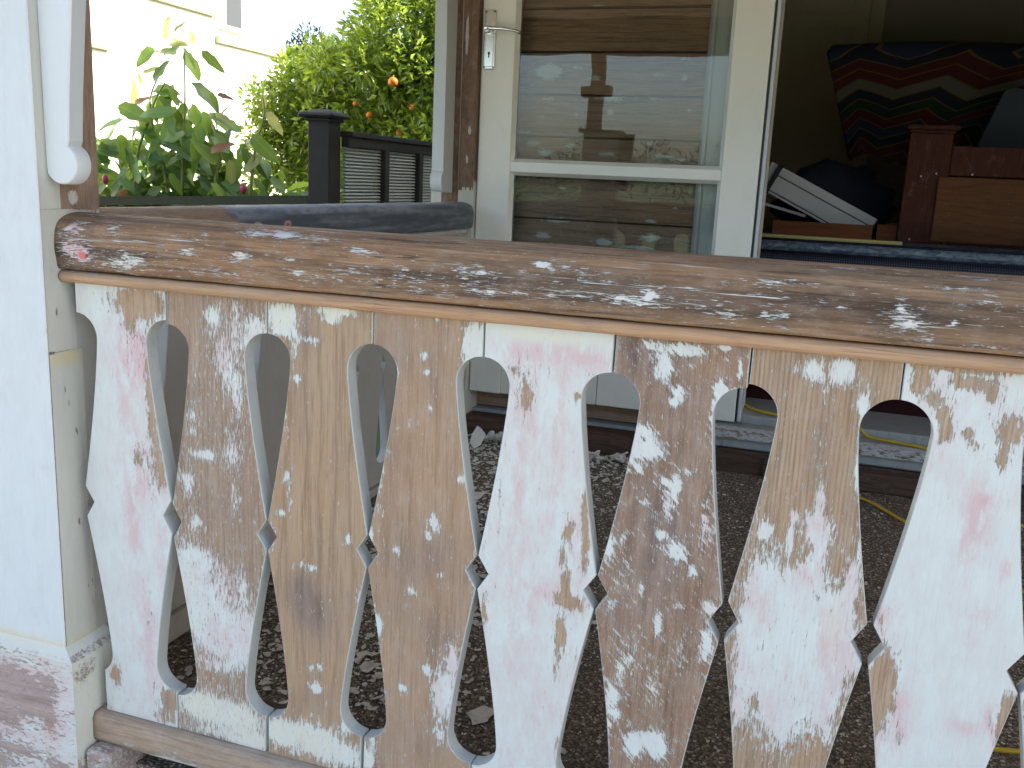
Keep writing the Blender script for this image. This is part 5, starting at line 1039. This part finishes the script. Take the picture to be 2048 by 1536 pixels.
# broad-leaved shrub: each leaf its own part
sh = thing('broad_leaved_shrub', (-2.8, 3.75, -1.05), 'tall shrub with large drooping oval leaves and pale tips above the low fence', 'shrub')
mb = MB()
for P in ([(-2.75, 3.72, -1.05), (-2.723, 3.72, -.011), (-2.693, 3.7, .247), (-2.67, 3.7, .526), (-2.665, 3.7, .83)], [(-2.8, 3.75, -1.05), (-2.811, 3.7, -.015), (-2.87, 3.7, .269), (-2.913, 3.7, .522), (-2.8, 3.7, .716)], [(-2.4, 3.75, -1.05), (-2.244, 3.7, .012), (-2.207, 3.7, .263), (-2.146, 3.7, .454), (-2.155, 3.7, .561)], [(-2.9, 3.75, -1.05), (-3.045, 3.7, -.026), (-2.916, 3.7, .438), (-2.804, 3.7, .62)], [(-2.5, 3.75, -1.05), (-2.48, 3.7, .001), (-2.441, 3.7, .199), (-2.463, 3.7, .42)]):
    mb.tube(spline(P, 4), [.011 - .007 * i / (4 * (len(P) - 1)) for i in range(4 * (len(P) - 1) + 1)], 6)
obj('stem', mb, M['stem'], sh)

def leafmesh(kind, mat):
    L_ = []
    for v_ in range(3):
        V, F = leafgeo(1, (.60, .5, .68)[v_], (.35, .15, .25)[v_], (.25, .45, .1)[v_], 7)
        me = bpy.data.meshes.new('leaf_' + kind); me.from_pydata(V, [], F); me.materials.append(mat)
        me.polygons.foreach_set('use_smooth', [True] * len(F)); L_.append(me)
        ca_ = me.color_attributes.new('paint', 'FLOAT_COLOR', 'POINT')
        for i_ in range(len(V)): ca_.data[i_].color = (0, 1.0 if i_ % 3 == 1 else .0, 0, 1)
        for i_, v__ in enumerate(me.vertices): v__.co.z += .03 * sin(v__.co.x * 9 + v_) + .02 * sin(v__.co.y * 30 + v_ * 2)
    return L_
LM = {'g': leafmesh('green', M['magnolia']), 'p': leafmesh('pale', M['magnpale']), 'r': leafmesh('reddish', M['magnred'])}
camdir = Vector((-.33, .94, 0))
rightv = Vector((.94, .33, 0)); upv = Vector((0, 0, 1))
def put_leaf(x, y, z, L, ang, kind, rnd, face=.6):
    d = rightv * cos(Rd(ang)) + upv * sin(Rd(ang)) + camdir * rnd.gauss(0, .35); d.normalize()
    nrm = (-camdir * face + upv * rnd.uniform(.1, 1.0) + rightv * rnd.gauss(0, .5)); nrm = (nrm - d * nrm.dot(d)).normalized()
    yv = nrm.cross(d)
    R_ = Matrix((d, yv, nrm)).transposed()
    o = bpy.data.objects.new('leaf', rnd.choice(LM[kind])); COL.objects.link(o); o.parent = sh
    o.matrix_local = Matrix.Translation(Vector((x, y, z)) - Vector(sh['_w']) - d * L * .5) @ R_.to_4x4() @ Matrix.Diagonal((L, L, L, 1))
rnd = random.Random(17)
KEY = [(-2.708, .906, .145, 80, 'p'), (-2.767, .858, .121, 150, 'p'), (-2.653, .82, .109, 10, 'p'), (-2.69, .93, .10, 60, 'p'), (-2.66, .88, .1, 100, 'p'), (-2.729, .785, .13, 200, 'g'), (-2.646, .717, .182, -60, 'g'), (-2.578, .758, .121, -40, 'g'), (-2.511, .745, .16, -40, 'g'), (-2.902, .757, .152, 230, 'g'), (-2.797, .798, .12, 160, 'p'), (-2.888, .688, .121, 20, 'p'), (-2.75, .676, .152, 60, 'g'), (-3.046, .548, .167, 60, 'p'), (-3.135, .484, .127, 170, 'g'), (-2.983, .521, .121, 30, 'r'), (-2.805, .579, .182, 0, 'g'), (-2.72, .553, .152, 110, 'g'), (-2.533, .556, .242, -35, 'g'), (-2.434, .516, .16, -50, 'g'), (-2.826, .495, .212, -110, 'g'), (-2.914, .48, .182, -100, 'g'), (-2.758, .455, .212, 180, 'g'), (-2.57, .431, .182, -70, 'g'), (-2.973, .366, .182, 220, 'g'), (-2.659, .346, .182, -60, 'g'), (-3.115, .391, .152, 190, 'g'), (-3.209, .331, .212, 220, 'g'), (-2.471, .365, .182, -60, 'g'), (-2.854, .242, .152, -100, 'g'), (-2.765, .273, .182, 0, 'g'), (-3.102, .291, .182, 20, 'g'), (-2.662, .248, .152, -60, 'g'), (-2.369, .422, .121, -30, 'p'), (-2.092, .415, .152, -45, 'p'), (-2.273, .288, .16, -120, 'p'), (-2.094, .267, .212, -50, 'g'), (-2.373, .271, .152, 30, 'r'), (-2.165, .534, .091, 80, 'p'), (-2.208, .208, .182, 60, 'p'), (-3.128, .146, .1, 70, 'r'), (-2.35, .545, .1, -5, 'r'), (-3.05, .65, .07, 100, 'p')]
for x, z, L, a, kd in KEY: put_leaf(x, 3.7 + rnd.gauss(0, .05), z, L, a, kd, rnd)
n_ = 0
while n_ < 258:
    z = rnd.uniform(-.18, .60); h = (z + .1) / .7
    x = rnd.uniform(-3.5, -1.98)
    lim0 = -3.5 + .62 * max(0, h) ; lim1 = -1.95 - .62 * max(0, h) ** .7
    if x < lim0 or x > lim1: continue
    if z > .28 and rnd.random() < (z - .28) * 2.6: continue
    kd = rnd.choices('gpr', (.9, .08, .02))[0]
    put_leaf(x, 3.72 + rnd.uniform(-.12, .3), z, rnd.uniform(.11, .21), rnd.choice((rnd.uniform(-130, -20), rnd.uniform(-60, 200))), kd, rnd); n_ += 1
mass = MB(); VV, FF = leafgeo(1, .55, .25, .3, 5)
for _ in range(900):
    z = rnd.uniform(-.35, .34); x = rnd.uniform(-3.5, -1.85)
    if z > .12 + .14 * sin((x + 3.3) * 4) + (.12 if x < -3.1 else 0): continue
    q_ = Matrix.Rotation(rnd.uniform(0, 6.28), 3, 'Z') @ Matrix.Rotation(rnd.uniform(-.9, .9), 3, 'Y') @ Matrix.Rotation(rnd.uniform(-.8, .8), 3, 'X'); l_ = rnd.uniform(.10, .19); b0 = len(mass.v); cc = (rnd.random(), 0, 0, 1)
    pp = Vector((x, 3.85 + rnd.uniform(-.2, .45), z))
    for v_ in VV: mass.vert(pp + q_ @ Vector(v_) * l_, cc)
    for f_ in FF: mass.face([b0 + k_ for k_ in f_], 0, True)
obj('inner_leaves', mass, M['magnolia'], sh, fix=False, kind='stuff')
for x, z in ((-3.17, .06), (-2.22, .045)):
    mb = MB(); lump(mb, (x, 3.6, z), (.018, .018, .028), x, 10, 8, .1); T = None
    obj('flower_bud', mb, M['bud'] if 'bud' in M else M.setdefault('bud', painted('pink_bud', (.35, .03, .09), .5, .1)), sh)

# distant trees
for (x, y, z, s_, lab) in ((-14.6, 25, 3.9, .9, 'dark distant tree against the sky left of the citrus crown'), (-13.4, 26, 3.9, 1.0, 'dark distant tree against the sky close to the citrus crown')):
    t_ = thing('distant_tree', (x, y, -1.05), lab, 'tree')
    mb = MB(); mb.tube([(x, y, -1.05), (x, y, z)], [.15, .06], 7); obj('trunk', mb, M['bark'], t_)
    crown('crown', [(x, y, z - .1, .6 * s_, 1, 1, 1, 1.1), (x + .5, y, z - .5, .6 * s_, 1, 1, 1, 1), (x - .5, y, z - .4, .5 * s_, 1, 1, 1, 1), (x, y, z - 1.2, 1.0 * s_, 1, 1, 1, 1)], 2500, .16, .07, M['conif'], random.Random(int(x * -10)), t_, inside=.7)
# garden behind the viewer (seen in the glass)
rnd = random.Random(31); cl = []
x = -55
while x < 35:
    r = rnd.uniform(.8, 1.7); h = rnd.uniform(.9, 2.1) * (1.35 if rnd.random() < .15 else 1)
    cl.append((x, -42 + rnd.uniform(-3, 3), h - r * .6, r, 1, 1, 1, .9)); x += r * .9
    cl.append((x, -41, -.2, 1.3, .7, 1.4, 1, 1))
crown('far_tree_belt', cl, 45000, .22, .11, M['hedge'], rnd, kind='stuff', inside=.5)
def strip_temp():
    for o in bpy.data.objects:
        if '_w' in o: del o['_w']
strip_temp()
